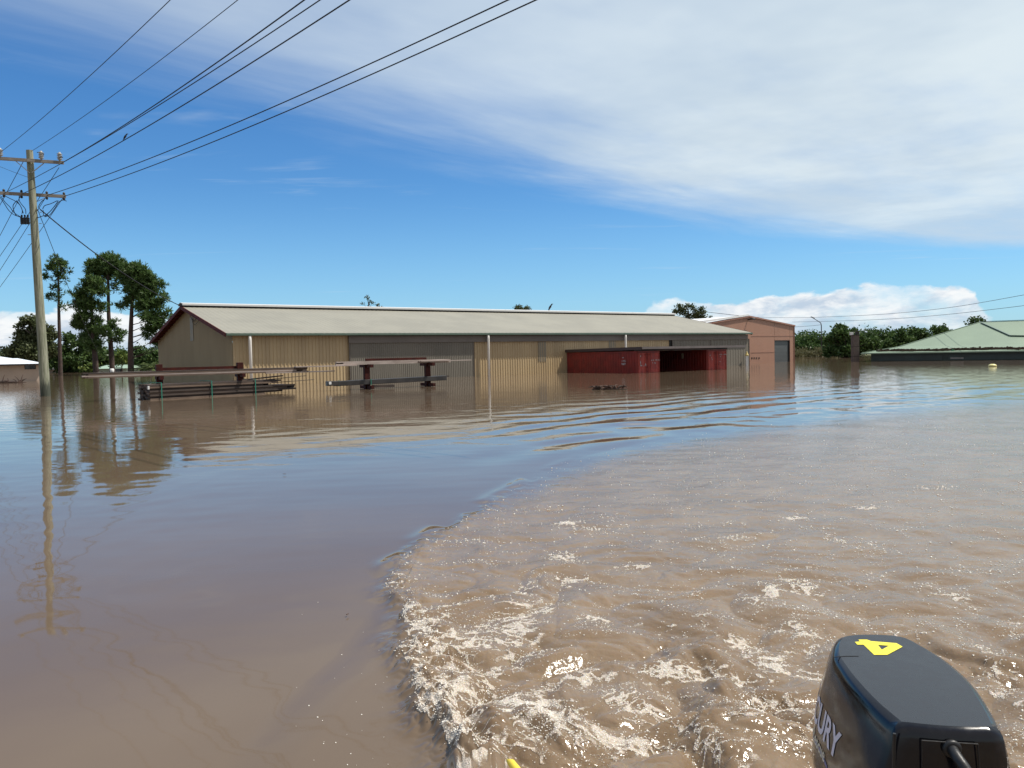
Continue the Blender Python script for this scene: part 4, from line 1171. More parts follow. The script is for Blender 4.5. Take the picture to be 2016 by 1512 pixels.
# ------------------------------------------------------------------ left house
hD = 76
hc = P(80, 716, hD); ez_ = hc.z; hc.z = 0
hu = Vector((0.85, 0.53, 0)).normalized(); hn = Vector((hu.y, -hu.x, 0)); hb = -hn
hh = empty('house', (hc.x-3*hu.x, hc.y-3*hu.y, 0), 'pinkish rendered house with white hipped roof standing in water at far left', 'house')
def hq(px, py): return hit(px, py, hc, hn)
def hsx(px, py=720): return (hq(px, py)-hc).dot(hu)       # negative to the left
HL = 17.0
w0_, w1_ = hsx(48), hsx(70.5)
wz0, wz1 = hq(59, 727).z, hq(59, 717.2).z
def hp(a, b_, z): return hc+hu*a+hb*b_+Zv*z
mb = MB()
for x0_, x1_, z0_, z1_ in ((-HL, w0_, -1, ez_), (w1_, 0, -1, ez_), (w0_, w1_, -1, wz0), (w0_, w1_, wz1, ez_)):
    mb.box(hp((x0_+x1_)/2, 0.1, (z0_+z1_)/2), x1_-x0_, 0.2, z1_-z0_, hu, hb)
mb.build('wall', M['housewall'], hh)
mb = MB(); mb.box(hp(-0.1, 4.6, ez_/2-0.5), 0.2, 8.8, ez_+1, hu, hb); mb.build('side_wall', M['housewall'], hh)
mb = MB(); mb.box(hp((w0_+w1_)/2, 0.10, (wz0+wz1)/2), w1_-w0_, 0.05, wz1-wz0, hu, hb); fr = mb.build('window', M['frame'], hh)
for k in (0, 1):
    mb = MB(); mb.box(hp(w0_+(w1_-w0_)*(0.27+0.46*k), 0.06, (wz0+wz1)/2), (w1_-w0_)*0.42, 0.03, (wz1-wz0)*0.8, hu, hb); mb.build('pane', M['glass'], fr)
def hip(xa, xb, xra, xrb, zt, y0, y1, yr, z0, name='roof'):
    mb = MB()
    mb.add([hp(xa, y0, z0), hp(xb, y0, z0), hp(xb, y1, z0), hp(xa, y1, z0), hp(xra, yr, zt), hp(xrb, yr, zt)], [(0, 1, 5, 4), (1, 2, 5), (2, 3, 4, 5), (3, 0, 4), (0, 3, 2, 1)])
    return mb.build(name, M['houseroof'], hh)
def hback(px, py, yr):
    q_ = hit(px, py, hc+hb*yr, hn); return (q_-hc).dot(hu), q_.z
xr1, zr1 = hback(26, 699, 4.6); xr2, zr2 = hback(54, 705, 2.6)
xr1 = min(xr1, -4.0)
hip(-HL-0.5, 0.40, -HL+4, xr1, zr1, -0.5, 9.2, 4.6, ez_+0.02)
xr2 = min(xr2, -1.9)
hip(xr2-4.0, 0.45, xr2-1.2, xr2, zr2, -0.5, 6.0, 2.6, ez_)
mb = MB(); mb.beam(hp(-HL-0.5, -0.54, ez_-0.07), hp(0.45, -0.54, ez_-0.07), 0.08, 0.13); mb.build('gutter', M['frame'], hh)
# small green roofed building far behind the pines
def small_house(px0, px1, yt, ye, yw, D, label, rm, wm):
    a = P(px0, ye, D); b = P(px1, ye, D); 
    h_ = empty('house', ((a.x+b.x)/2, D, 0), label, 'house')
    mb = MB(); wz = (a.z+b.z)/2; mb.box(((a.x+b.x)/2, D+3, wz/2-0.5), (b.x-a.x)*0.96, 6, wz+1); mb.build('wall', wm, h_)
    zt = P((px0+px1)/2, yt, D+3.3).z; mb = MB()
    xa, xb = a.x-0.3, b.x+0.3; qx = (xb-xa)*0.22
    mb.add([(xa, D-0.4, wz), (xb, D-0.4, wz), (xb, D+6.6, wz), (xa, D+6.6, wz), (xa+qx*0.3, D+3, zt), (xb-qx, D+3, zt)], [(0, 1, 5, 4), (1, 2, 5), (2, 3, 4, 5), (3, 0, 4), (0, 3, 2, 1)])
    mb.build('roof', rm, h_)
    mb = MB(); mb.box(((a.x+b.x)/2+(b.x-a.x)*0.2, D-0.02, wz*0.55), 1.4, 0.06, 0.9); mb.build('window', M['glass'], h_)
small_house(190, 249, 718.5, 725.5, 735, 122, 'pale low house with light green roof glimpsed between the pine trunks', M['greenroof2'], mat('pale green wall', (0.42, 0.46, 0.36), 0.7))
small_house(244, 262, 707, 711, 722, 148, 'small pale house half hidden by leaves right of the pines', M['greenroof2'], M['housewall'])
small_house(96, 150, 724, 727, 736, 138, 'low dark roofed building in the shade behind the leftmost pine', M['frame'], M['housewall'])

# ------------------------------------------------------------------ green roofed building at right
q1 = Vector((0.83, -0.555, 0)).normalized(); q2 = Vector((-q1.y, q1.x, 0))
gc = P(1697, 698, 83); gc.z = 0
gb = empty('green_roofed_building', (gc.x, gc.y, 0), 'drowned building with only its broad green hipped roof above the water at right', 'building')
gez = 0.90; ga = 10.35; gpz = 4.05; GLn = 34
mb = MB()
def gp_(a, b, z): return gc+q1*a+q2*b+Zv*z
# lower skirt slightly flatter than the main roof
k1 = 3.2; zk = gez+0.62
mb.add([gp_(0, 0, gez), gp_(GLn, 0, gez), gp_(GLn, k1, zk), gp_(k1, k1, zk)], [(0, 1, 2, 3)])
mb.add([gp_(0, 0, gez), gp_(k1, k1, zk), gp_(k1, 2*ga-k1, zk), gp_(0, 2*ga, gez)], [(0, 1, 2, 3)])
mb.add([gp_(k1, k1, zk), gp_(GLn, k1, zk), gp_(GLn, ga, gpz), gp_(ga, ga, gpz)], [(0, 1, 2, 3)])
mb.add([gp_(k1, k1, zk), gp_(ga, ga, gpz), gp_(k1, 2*ga-k1, zk)], [(0, 1, 2)])
mb.add([gp_(0, 2*ga, gez), gp_(k1, 2*ga-k1, zk), gp_(ga, ga, gpz), gp_(GLn, ga, gpz), gp_(GLn, 2*ga, gez)], [(0, 1, 2, 3, 4)])
mb.build('roof', M['greenroof'], gb)
gn = (gp_(GLn, ga, gpz)-gp_(GLn, k1, zk)).cross(q1).normalized()
if gn.z < 0: gn = -gn
r0_ = gp_(k1, k1, zk)
h1 = hit(1932, 636, r0_, gn); h2 = hit(1990, 662, r0_, gn); h3 = hit(2110, 664, r0_, gn); h4 = hit(2110, 636, r0_, gn)
mb = MB(); mb.prism([h1, h2, h3, h4], gn*0.10); mb.build('upper_roof', M['greenroof'], gb)
mb = MB()
mb.beam(h1+gn*0.10, h2+gn*0.10, 0.22, 0.05); mb.beam(h2+gn*0.1, h3+gn*0.1, 0.22, 0.05)
mb.build('ridge_flashing', mat('dull green flashing', (0.15, 0.21, 0.17), 0.5), gb)
mb = MB(); mb.beam(gp_(0, 0, gez+0.02), gp_(k1, k1, zk+0.02), 0.16, 0.04); mb.beam(gp_(k1, k1, zk+0.02), gp_(ga, ga, gpz+0.02), 0.16, 0.04); mb.beam(gp_(ga, ga, gpz+0.05), gp_(GLn, ga, gpz+0.05), 0.25, 0.05); mb.build('hip_capping', M['greenroof'], gb)
mb = MB(); mb.beam(gp_(-0.05, -0.05, gez-0.03), gp_(GLn, -0.05, gez-0.03), 0.14, 0.12); mb.beam(gp_(-0.05, 0, gez-0.03), gp_(-0.05, 2*ga, gez-0.03), 0.14, 0.12); mb.build('gutter', M['greenroof2'], gb)
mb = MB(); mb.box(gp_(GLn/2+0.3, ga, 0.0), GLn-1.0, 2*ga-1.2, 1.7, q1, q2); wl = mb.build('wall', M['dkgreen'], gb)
mb = MB()
for s_, e_ in ((1.2, 7.5), (8.0, 14.5), (15.0, 22), (22.5, 33)):
    mb.box(gp_((s_+e_)/2, 0.55, 0.30), e_-s_, 0.08, 0.5, q1, q2)
build_each(mb, 'shutter', mat('dark teal shutter', (0.03, 0.055, 0.055), 0.35, col2=(0.02, 0.035, 0.035), nscale=1), wl)
mb = MB()
pz = hit(1880, 705, gp_(0, 0.48, 0), q2); mb.box(pz, 0.8, 0.03, 0.16, q1, q2); pz = hit(1892, 705, gp_(0, 0.48, 0), q2); mb.box(pz, 0.45, 0.03, 0.16, q1, q2)
build_each(mb, 'vent_plate', M['galv'], wl)
# debris line stranded along the roof
def debris_line():
    mb = MB(); random.seed(5)
    for i in range(2200):
        a = random.uniform(1.5, GLn-0.5); 
        b = 0.75+0.10*math.sin(a*0.7)+random.gauss(0, 0.13)*(0.6+0.4*math.sin(a*1.9))
        z = gez+b*(zk-gez)/k1+0.03+abs(random.gauss(0, 0.06))
        c = gp_(a, b, z); th = random.uniform(-0.35, 0.35); L = random.uniform(0.12, 0.6)
        d = (q1*math.cos(th)+q2*math.sin(th)+Zv*random.uniform(0, 0.12)).normalized()
        mb.tube([c-d*L/2, c+d*L/2+Zv*0.02], [0.035, 0.06], 4)
    o = mb.build('stranded_debris', M['debris']); tag(o, 'line of brown twigs and reeds stranded along the green roof', 'debris', kind='stuff')
debris_line()
q = G(1875, 690, gez+0.16) 
q = hit(1876, 690.5, gp_(0, 0.6, 0), q2)
mb = MB(); mb.lathe(q-Zv*0.14, [(0.10, 0), (0.17, 0.05), (0.17, 0.2), (0.09, 0.28)], 10); o = mb.build('green_bottle', mat('green plastic', (0.01, 0.14, 0.05), 0.3), smooth=True)
tag(o, 'green plastic container lying in the debris on the green roof', 'container')

# column with boxed lights
cD = 84; c_ = P(1683.5, 712, cD)
cl = empty('gate_column', (c_.x, cD, 0), 'brown blockwork column with a white boxed light on top beside the green roof', 'column')
ht = P(1683, 660, cD).z
mb = MB(); mb.box((c_.x, cD, ht/2-0.5), 0.64, 0.64, ht+1); mb.build('shaft', M['column'], cl, bevel=0.02)
for y_ in (682.5, 701.5):
    mb = MB(); mb.box((c_.x, cD, P(1683, y_, cD).z), 0.67, 0.67, 0.045); mb.build('joint_band', M['frame'], cl)
mb = MB(); mb.box((c_.x, cD, ht+0.03), 0.76, 0.76, 0.07); mb.tube([(c_.x+0.1, cD, ht), (c_.x+0.1, cD, ht+0.4)], 0.05, 8); mb.box((c_.x+0.22, cD, ht+0.25), 0.3, 0.3, 0.3); mb.box((c_.x+0.1, cD, ht+0.48), 0.7, 0.1, 0.06); mb.build('top_frame', M['frame'], cl)
mb = MB(); mb.box((c_.x-0.42, cD-0.1, ht+0.17), 0.32, 0.3, 0.30); mb.build('light_box', M['white'], cl, bevel=0.02)
# street lamp
lD = 150; lb = P(1617.5, 704, lD)
lm = empty('street_lamp', (lb.x, lD, 0), 'slim street lamp with one bent arm in front of the far trees', 'street lamp')
mb = MB(); mb.tube([(lb.x, lD, -1), P(1617, 641, lD), P(1616, 636, lD), P(1611, 632.5, lD), P(1602, 627, lD)], [0.11, 0.09, 0.08, 0.07, 0.055], 8); mb.build('pole', M['frame'], lm)
mb = MB(); mb.beam(P(1603.5, 627, lD), P(1596.5, 623.6, lD), 0.3, 0.16); mb.build('lamp_head', M['galv'], lm, bevel=0.03)
mb = MB(); mb.box(P(1614.5, 667, lD), 0.5, 0.25, 0.3); mb.build('sign', M['frame'], lm)
# far wires at right
straight(P(1380, 613, 150), P(1478, 624, 140), 'far wire seen against the clouds above the terracotta shed', 0.04, 0.0, group='distant wires at right')
def wire_px(pts, label, rad):
    mb = MB(); mb.tube(sm3([P(*p) for p in pts]), rad, 6); o = mb.build('power_line', M['wire']); tag(o, label, 'wire', 'distant wires at right'); return o
M['wirefar'] = mat('grey cable', (0.10, 0.105, 0.12), 0.6)
for pts, lab in (([(1478, 624, 140), (1560, 625.5, 125), (1650, 623, 110), (1760, 617, 96), (1880, 604, 84), (2030, 578, 72)], 'upper of the two far wires crossing the clouds at right'),
                 ([(1560, 634, 128), (1650, 632, 112), (1760, 627.5, 98), (1880, 617.5, 85), (2030, 600, 73)], 'lower of the two far wires crossing the clouds at right'),
                 ([(1562, 643.5, 150), (1590, 642, 150), (1616, 639.5, 150)], 'short faint wire between the terracotta shed and the street lamp')):
    o = wire_px(pts, lab, 0.022 if 'short' not in lab else 0.03); o.data.materials[0] = M['wirefar']

# ------------------------------------------------------------------ trees
DM = {'leaf': 8.0, 'tuft': 6.5}
def leaf_mesh(name, pads, mt, parent, size, dens, kind='leaf', seed=1, flat_=1.0):
    """pads: (centre, rx, ry, rz). many leaf sized faces scattered through every pad"""
    rg = np.random.default_rng(seed)
    Vs = []; Fs = []; Rd = []; base_ = 0
    for c, rx, ry, rz in pads:
        n = max(8, int(dens*DM[kind]*(rx*rz+rx*ry+ry*rz)/ (size*size)))
        u = rg.normal(size=(n, 3)); u /= np.linalg.norm(u, axis=1)[:, None]
        rr = rg.random(n)**(1/2.2)
        # lumpy outline
        lump = 1+0.22*np.sin(u[:, 0]*5+c[0])*np.cos(u[:, 2]*6+c[2])+0.12*rg.normal(size=n)
        p = u*rr[:, None]*lump[:, None]*np.array([rx, ry, rz]) + np.array(c)
        k = 3 if kind == 'leaf' else 7
        for j in range(k):
            a = rg.normal(size=(n, 3)); a /= np.linalg.norm(a, axis=1)[:, None]
            b = rg.normal(size=(n, 3)); b -= a*(a*b).sum(1)[:, None]; b /= np.linalg.norm(b, axis=1)[:, None]
            if kind == 'leaf':
                off = rg.normal(size=(n, 3))*size*0.6
                s1 = size*rg.uniform(0.45, 0.9, n)[:, None]; s2 = s1*0.55
                q = np.stack([p+off-a*s1, p+off+b*s2, p+off+a*s1, p+off-b*s2], 1)
                Vs.append(q.reshape(-1, 3)); Fs.append(base_+np.arange(n*4).reshape(-1, 4)); base_ += n*4
                Rd.append(np.repeat(rg.random(n), 4))
            else:       # needle tuft: thin blades fanning from one point, biased upward and outward
                dirn = a+u*0.8+np.array([0, 0, 0.5]); dirn /= np.linalg.norm(dirn, axis=1)[:, None]
                b = np.cross(dirn, a+0.01); b /= np.linalg.norm(b, axis=1)[:, None]
                L = size*rg.uniform(0.7, 1.3, n)[:, None]; wd = size*0.20
                q = np.stack([p-b*wd*0.5, p+b*wd*0.5, p+dirn*L+b*wd*0.35, p+dirn*L-b*wd*0.35], 1)
                Vs.append(q.reshape(-1, 3)); Fs.append(base_+np.arange(n*4).reshape(-1, 4)); base_ += n*4
                Rd.append(np.repeat(rg.random(n), 4))
    V = np.concatenate(Vs); F = np.concatenate(Fs); Rn = np.concatenate(Rd)
    off = root_loc(parent); V = V-np.array(off)
    me = bpy.data.meshes.new(name)
    me.vertices.add(len(V)); me.vertices.foreach_set('co', V.astype(np.float32).ravel())
    me.loops.add(len(F)*4); me.loops.foreach_set('vertex_index', F.ravel().astype(np.int32))
    me.polygons.add(len(F)); me.polygons.foreach_set('loop_start', np.arange(0, len(F)*4, 4, dtype=np.int32))
    me.update(calc_edges=True)
    at = me.attributes.new('leafrand', 'FLOAT', 'POINT'); at.data.foreach_set('value', Rn.astype(np.float32))
    me.materials.append(mt)
    o = bpy.data.objects.new(name, me); scene.collection.objects.link(o); o.parent = parent
    return o
NLEAF = 0
def tree(name, label, group, D, trunk_px, pads_px, mt, barkm, size=0.28, dens=0.5, kind='leaf', seed=1, tr=0.25, limbs=True, depth_f=0.8, cat='tree'):
    """trunk_px: list of (px, py) base to top; pads_px: (px, py, rx, ry) in photo pixels at distance D"""
    rd = random.Random(seed)
    b = P(trunk_px[0][0], trunk_px[0][1], D); b = Vector((b.x, D, 0))
    t = empty(name, b, label, cat, group)
    s_ = D/FPX
    pads = []; twigs = []
    for px, py, rx, ry in pads_px:
        c = P(px, py, D+rd.uniform(-1, 1)*rx*s_*0.5)
        pads.append((tuple(c), rx*s_, max(rx, ry)*s_*depth_f, ry*s_))
    # split every pad into smaller clumps so that gaps open between them
    sub = []
    for c, rx, ry, rz in pads:
        big = max(rx, rz)
        m_ = max(1, int(round((big/ (1.0 if kind == 'leaf' else 0.75))**1.25*3.6)))
        m_ = min(m_, 34)
        if m_ <= 3: sub.append((c, rx, ry, rz)); continue
        for k in range(m_):
            u = Vector((rd.gauss(0, 1), rd.gauss(0, 1), rd.gauss(0, 1))).normalized()*rd.random()**0.4
            f = rd.uniform(0.34, 0.50)
            sc_ = (c[0]+u.x*rx*0.78, c[1]+u.y*ry*0.78, c[2]+u.z*rz*0.78)
            sub.append((sc_, big*f, big*f, big*f*0.75)); twigs.append((c, sc_))
    pts = [Vector((b.x, D, -1))]+[P(px, py, D) for px, py in trunk_px[1:]]
    pts[0].x = b.x
    mb = MB(); n = len(pts)
    pts = sm3(pts, 4)
    mb.tube(pts, [tr*(1-0.72*i/(len(pts)-1)) for i in range(len(pts))], 8)
    if limbs:
        for a_, b_ in twigs: mb.tube([Vector(a_)-Vector((0, 0, 0.15)), Vector(b_)], [tr*0.09, tr*0.04], 4)
        for c, rx, ry, rz in pads:
            c = Vector(c)
            # leave the trunk a little below the pad
            zt = c.z-abs(c.x-b.x)*0.35-0.3
            best = min(pts, key=lambda p: abs(p.z-zt))
            if (c-best).length < 0.4: continue
            mid = best.lerp(c, 0.5)+Vector((0, 0, -0.05*(c-best).length))
            mb.tube(sm3([best, mid, c], 3), [tr*(0.26 if kind == 'leaf' else 0.15)*(1-0.7*i/6) for i in range(7)], 5)
    mb.build('trunk', barkm, t, smooth=True)
    leaf_mesh('crown', sub, mt, t, size, dens, kind, seed)
    return t
PG = 'tall pines beside the long shed'
tree('pine_tree', 'thin pine with a sparse small crown standing alone right of the power pole', PG, 113, [(119, 738), (118, 690), (116, 620), (115, 560), (113, 510)],
     [(112, 517, 20, 14), (97, 528, 13, 9), (128, 530, 13, 12), (114, 540, 16, 12), (95, 545, 10, 6), (126, 552, 9, 7), (105, 566, 12, 6), (97, 582, 12, 5), (112, 588, 9, 5), (126, 603, 8, 9), (118, 575, 6, 5)],
     M['pine'], M['bark'], 0.42, 0.55, 'tuft', 31, 0.32)
tree('pine_tree', 'leafy pine with the lowest and widest crown, just right of the thin pine', PG, 106, [(190, 738), (186, 690), (182, 640), (180, 600), (182, 560)],
     [(172, 560, 26, 14), (158, 580, 24, 16), (190, 575, 22, 18), (150, 600, 13, 10), (175, 600, 26, 14), (195, 605, 18, 14), (163, 622, 24, 13), (190, 628, 16, 10), (158, 640, 22, 10), (190, 648, 22, 12), (175, 665, 22, 10), (205, 660, 16, 10), (185, 680, 22, 10)],
     M['pine'], M['bark'], 0.44, 0.62, 'tuft', 32, 0.42)
tree('pine_tree', 'tallest pine with a rounded crown and long bare trunk in the middle', PG, 109, [(222, 738), (218, 680), (214, 620), (213, 560), (211, 515)],
     [(212, 513, 26, 12), (188, 520, 20, 10), (236, 522, 20, 13), (175, 535, 16, 11), (208, 532, 30, 12), (240, 538, 18, 11), (200, 548, 20, 11), (230, 555, 14, 9), (226, 570, 9, 5), (228, 640, 16, 11), (236, 655, 15, 10), (225, 668, 14, 9)],
     M['pine'], M['bark'], 0.44, 0.62, 'tuft', 33, 0.40)
tree('pine_tree', 'wide crowned pine with a thick trunk nearest to the shed gable', PG, 104, [(258, 738), (257, 690), (258, 640), (261, 580), (264, 535)],
     [(265, 530, 26, 11), (288, 540, 20, 13), (248, 545, 18, 12), (275, 555, 34, 14), (304, 562, 22, 18), (255, 570, 20, 12), (285, 580, 30, 13), (317, 590, 20, 18), (250, 592, 16, 9), (240, 604, 15, 7), (290, 600, 26, 11), (322, 615, 18, 14), (303, 628, 26, 12), (295, 648, 20, 7), (320, 640, 18, 13), (308, 668, 22, 11), (285, 660, 12, 6), (330, 665, 10, 9), (318, 682, 12, 8)],
     M['pine'], M['bark'], 0.44, 0.62, 'tuft', 34, 0.44)
BG = 'trees behind the pines at left'
tree('gum_tree', 'olive green gum tree with a high loose crown above the white roofed house', BG, 132, [(75, 738), (72, 700), (66, 660)],
     [(58, 632, 20, 9), (40, 640, 13, 6), (75, 640, 16, 10), (60, 655, 26, 12), (45, 670, 22, 13), (80, 668, 26, 16), (30, 690, 26, 15), (65, 695, 36, 20), (100, 690, 16, 22), (20, 708, 18, 10), (95, 650, 14, 10), (102, 665, 12, 12)],
     M['gum'], M['barkpale'], 0.42, 0.42, 'leaf', 41, 0.5)
tree('broadleaf_tree', 'dense dark tree whose round top shows between the two left pines', BG, 135, [(140, 738), (140, 710), (140, 680)],
     [(138, 668, 18, 12), (125, 690, 18, 16), (155, 685, 20, 18), (140, 710, 30, 18), (170, 700, 16, 20), (115, 715, 14, 16), (165, 725, 24, 9), (125, 730, 18, 8)],
     M['dense'], M['bark'], 0.40, 0.55, 'leaf', 42, 0.4)
tree('broadleaf_tree', 'dark spreading tree low behind the middle pine trunks', BG, 138, [(205, 738), (205, 712)],
     [(200, 700, 26, 12), (215, 712, 28, 14), (185, 715, 20, 12), (200, 724, 22, 8), (232, 705, 16, 12)], M['dense'], M['bark'], 0.40, 0.5, 'leaf', 43, 0.35)
tree('broadleaf_tree', 'small bright green tree low beside the pale house', BG, 112, [(240, 738), (240, 722)],
     [(238, 700, 13, 8), (248, 708, 12, 7), (230, 712, 12, 7), (180, 722, 18, 6), (165, 726, 10, 5)], M['bright'], M['bark'], 0.32, 0.40, 'leaf', 44, 0.2)
tree('broadleaf_tree', 'dark loose tree left of the shed gable behind the widest pine', BG, 128, [(280, 738), (278, 710), (276, 690)],
     [(270, 690, 16, 9), (285, 698, 16, 10), (262, 705, 14, 12), (282, 715, 20, 12), (268, 724, 18, 8)], M['dense'], M['bark'], 0.40, 0.45, 'leaf', 45, 0.3)
tree('broadleaf_tree', 'dense tree touching the left edge of the shed gable', BG, 120, [(306, 738), (306, 712)],
     [(308, 700, 14, 13), (298, 706, 10, 9), (316, 715, 14, 14), (304, 722, 14, 8)], M['dense'], M['bark'], 0.38, 0.5, 'leaf', 46, 0.3)
def palm(D, px, py, label, seed):
    rd = random.Random(seed); b = P(px, py, D); b.z = 0
    t = empty('palm_tree', b, label, 'palm'); top_ = P(px, py-12, D)
    mb = MB(); mb.tube([Vector((b.x, D, -1)), top_], [0.16, 0.12], 8); mb.build('trunk', M['barkpale'], t)
    mb = MB()
    for k in range(18):
        a = rd.uniform(0, 2*math.pi); el_ = rd.uniform(0.1, 1.2); L = rd.uniform(1.3, 2.2)
        dr = Vector((math.cos(a)*math.cos(el_), math.sin(a)*math.cos(el_), math.sin(el_)))
        sd = dr.cross(Zv).normalized()
        pv = None
        spine = [top_+dr*L*f-Zv*0.9*f*f*L*0.5 for f in (0, .25, .5, .75, 1)]
        for i in range(4):
            for j in range(4):
                c = spine[i].lerp(spine[i+1], j/4); fw = (spine[i+1]-spine[i]).normalized()
                for s_ in (-1, 1):
                    tip = c+(sd*s_*0.45+fw*0.25)*(1-0.12*(i))-Zv*0.12
                    mb.add([c, c+fw*0.07, tip], [(0, 1, 2)])
    mb.build('fronds', M['palm'], t)
palm(100, 297, 738, 'young palm with pale arching fronds beside the left edge of the shed', 3)
palm(104, 278, 740, 'small palm low at the water between the last pine and the shed', 8)

RG = 'trees beyond the flood at right'
tree('broadleaf_tree', 'green tree just right of the terracotta shed, left of the street lamp', RG, 158, [(1590, 702), (1590, 690)],
     [(1578, 672, 14, 9), (1592, 670, 14, 9), (1585, 684, 22, 12), (1603, 684, 14, 8), (1570, 688, 12, 10)], M['dense'], M['bark'], 0.45, 0.5, 'leaf', 51, 0.3)
tree('broadleaf_tree', 'large dark rounded tree behind the brown column', RG, 118, [(1665, 706), (1665, 690), (1662, 670)],
     [(1648, 648, 14, 9), (1660, 655, 20, 12), (1682, 656, 16, 10), (1640, 668, 16, 12), (1662, 675, 26, 14), (1690, 670, 20, 13), (1640, 688, 18, 12), (1665, 692, 24, 9), (1700, 685, 22, 12), (1712, 672, 14, 10), (1725, 684, 14, 10), (1628, 668, 6, 6), (1627, 690, 8, 12)],
     M['dense'], M['bark'], 0.36, 0.55, 'leaf', 52, 0.4)
tree('broadleaf_tree', 'sunlit green tree rising just behind the left end of the green roof', RG, 128, [(1755, 706), (1755, 690)],
     [(1745, 676, 14, 9), (1762, 668, 18, 10), (1775, 656, 14, 9), (1755, 684, 24, 10), (1785, 672, 18, 10), (1730, 690, 16, 9)], M['dense'], M['bark'], 0.38, 0.5, 'leaf', 53, 0.3)
tree('broadleaf_tree', 'tree with a flat top behind the middle of the green hip', RG, 132, [(1805, 706), (1805, 680)],
     [(1800, 652, 15, 7), (1815, 656, 16, 9), (1795, 664, 18, 10), (1825, 664, 18, 9)], M['dense'], M['bark'], 0.38, 0.5, 'leaf', 54, 0.3)
tree('broadleaf_tree', 'tree with thin twigs on top behind the upper part of the green hip', RG, 135, [(1850, 706), (1850, 670)],
     [(1840, 650, 14, 7), (1855, 649, 14, 7), (1850, 660, 22, 9), (1868, 656, 10, 5)], M['dense'], M['bark'], 0.38, 0.5, 'leaf', 55, 0.3)
tree('broadleaf_tree', 'lone tree top showing above the ridge of the green roof', RG, 125, [(1918, 706), (1918, 650)],
     [(1912, 634, 9, 6), (1922, 630, 10, 7), (1934, 634, 6, 4), (1918, 640, 14, 7)], M['dense'], M['bark'], 0.32, 0.4, 'leaf', 56, 0.25)
SG = 'tree tops behind the shed roof'
tree('broadleaf_tree', 'sparse twiggy tree top above the left part of the shed ridge', SG, 96, [(728, 702), (728, 640), (727, 612), (724, 590), (721, 580)],
     [(724, 586, 5, 3.5), (730, 592, 5, 3), (733, 596, 4, 2.4), (744, 602, 6, 3), (748, 606, 6, 2.5), (726, 604, 3, 2), (713, 598, 3, 2)], M['gum'], M['barkpale'], 0.16, 0.20, 'leaf', 61, 0.10)
tree('broadleaf_tree', 'small dark tree top just above the middle of the shed ridge', SG, 110, [(1028, 702), (1028, 640), (1028, 612)],
     [(1020, 606, 8, 4), (1036, 607, 8, 4), (1028, 611, 14, 4)], M['gum'], M['bark'], 0.20, 0.5, 'leaf', 62, 0.15)
tree('gum_tree', 'gum tree with rounded clumps above the right end of the shed ridge', SG, 120, [(1358, 702), (1357, 650), (1356, 625), (1354, 606)],
     [(1337, 603, 8, 4.5), (1343, 608, 10, 4), (1333, 613, 11, 4), (1354, 602, 7, 4), (1362, 605, 8, 4.5), (1347, 616, 10, 4), (1367, 612, 7, 3.5), (1380, 609, 8, 4), (1373, 617, 10, 4), (1385, 616, 7, 4.5), (1378, 624, 14, 4), (1360, 623, 12, 4), (1399, 624, 3, 2.5)],
     M['gum'], M['bark'], 0.24, 0.42, 'leaf', 63, 0.25)
# reeds at the far bank
def reeds():
    rd = random.Random(9); pads = []
    for i in range(70):
        c = P(rd.uniform(1556, 1645), 700, rd.uniform(132, 156)); h_ = rd.uniform(0.5, 1.35)
        pads.append(((c.x, c.y, h_*0.3), rd.uniform(0.7, 1.5), 1.0, h_))
    o = leaf_mesh('reeds', pads, M['reed'], None, 0.30, 0.30, 'tuft', 91)
    tag(o, 'olive brown reeds standing in the water along the far right bank', 'reeds', kind='stuff')
reeds()
# scrubby growth that closes the far shore
def scrub(px0, px1, D, hlo, hhi, seed, label, mt, name='scrub'):
    rd = random.Random(seed); pads = []
    x = px0
    while x < px1:
        c = P(x, 700, D+rd.uniform(-4, 4)); hgt = rd.uniform(hlo, hhi)
        pads.append(((c.x, c.y, hgt*0.35), hgt*0.75, hgt*0.7, hgt*0.62)); x += rd.uniform(6, 11)
    r_ = P((px0+px1)/2, 700, D); r_.z = 0
    tmp = bpy.data.objects.new('tmp', None)
    o = leaf_mesh(name, pads, mt, None, 0.42, 0.45, 'leaf', seed)
    tag(o, label, 'scrub', kind='stuff'); return o
_rl = root_loc
scrub(-30, 330, 150, 3.0, 5.0, 71, 'dark scrub along the far left shore under the trees', M['dense'])
scrub(1560, 1800, 168, 3.5, 5.5, 72, 'dark scrub along the far right shore behind the trees', M['dense'])
scrub(560, 1440, 175, 2.5, 4.0, 73, 'scrub behind the long shed', M['dense'])

# ------------------------------------------------------------------ floating things
def driftwood(center, L, label, seed, hgt=0.5):
    rd = random.Random(seed); c = Vector(center); t = empty('driftwood', c, label, 'driftwood')
    mb = MB()
    mb.tube([c+Vector((-L/2, 0, 0.02)), c+Vector((-L*0.2, 0.1, 0.03)), c+Vector((L*0.15, 0, 0.02)), c+Vector((L/2, -0.1, 0.0))], [0.04*L/1.5, 0.07*L/1.5, 0.05*L/1.5, 0.02], 7)
    mb.build('log', M['deadwood'], t)
    mb = MB()
    for k in range(14):
        f = rd.uniform(-0.45, 0.4); b = c+Vector((L*f, 0, 0.08))
        e = b+Vector((rd.uniform(-.6, .6), rd.uniform(-.3, .3), rd.uniform(0.05, 1)*hgt))
        mb.tube([b, b.lerp(e, .5)+Vector((0, 0, .05)), e], [0.05, 0.035, 0.012], 5)
    mb.build('branches', M['deadwood'], t)
driftwood(G(18, 753.5), 3.2, 'dead branch floating in front of the white roofed house', 4, 0.75)
driftwood(G(1201, 767), 1.5, 'low raft of dark sticks floating in front of the red containers', 6, 0.10)
bc = G(1954, 721.5)
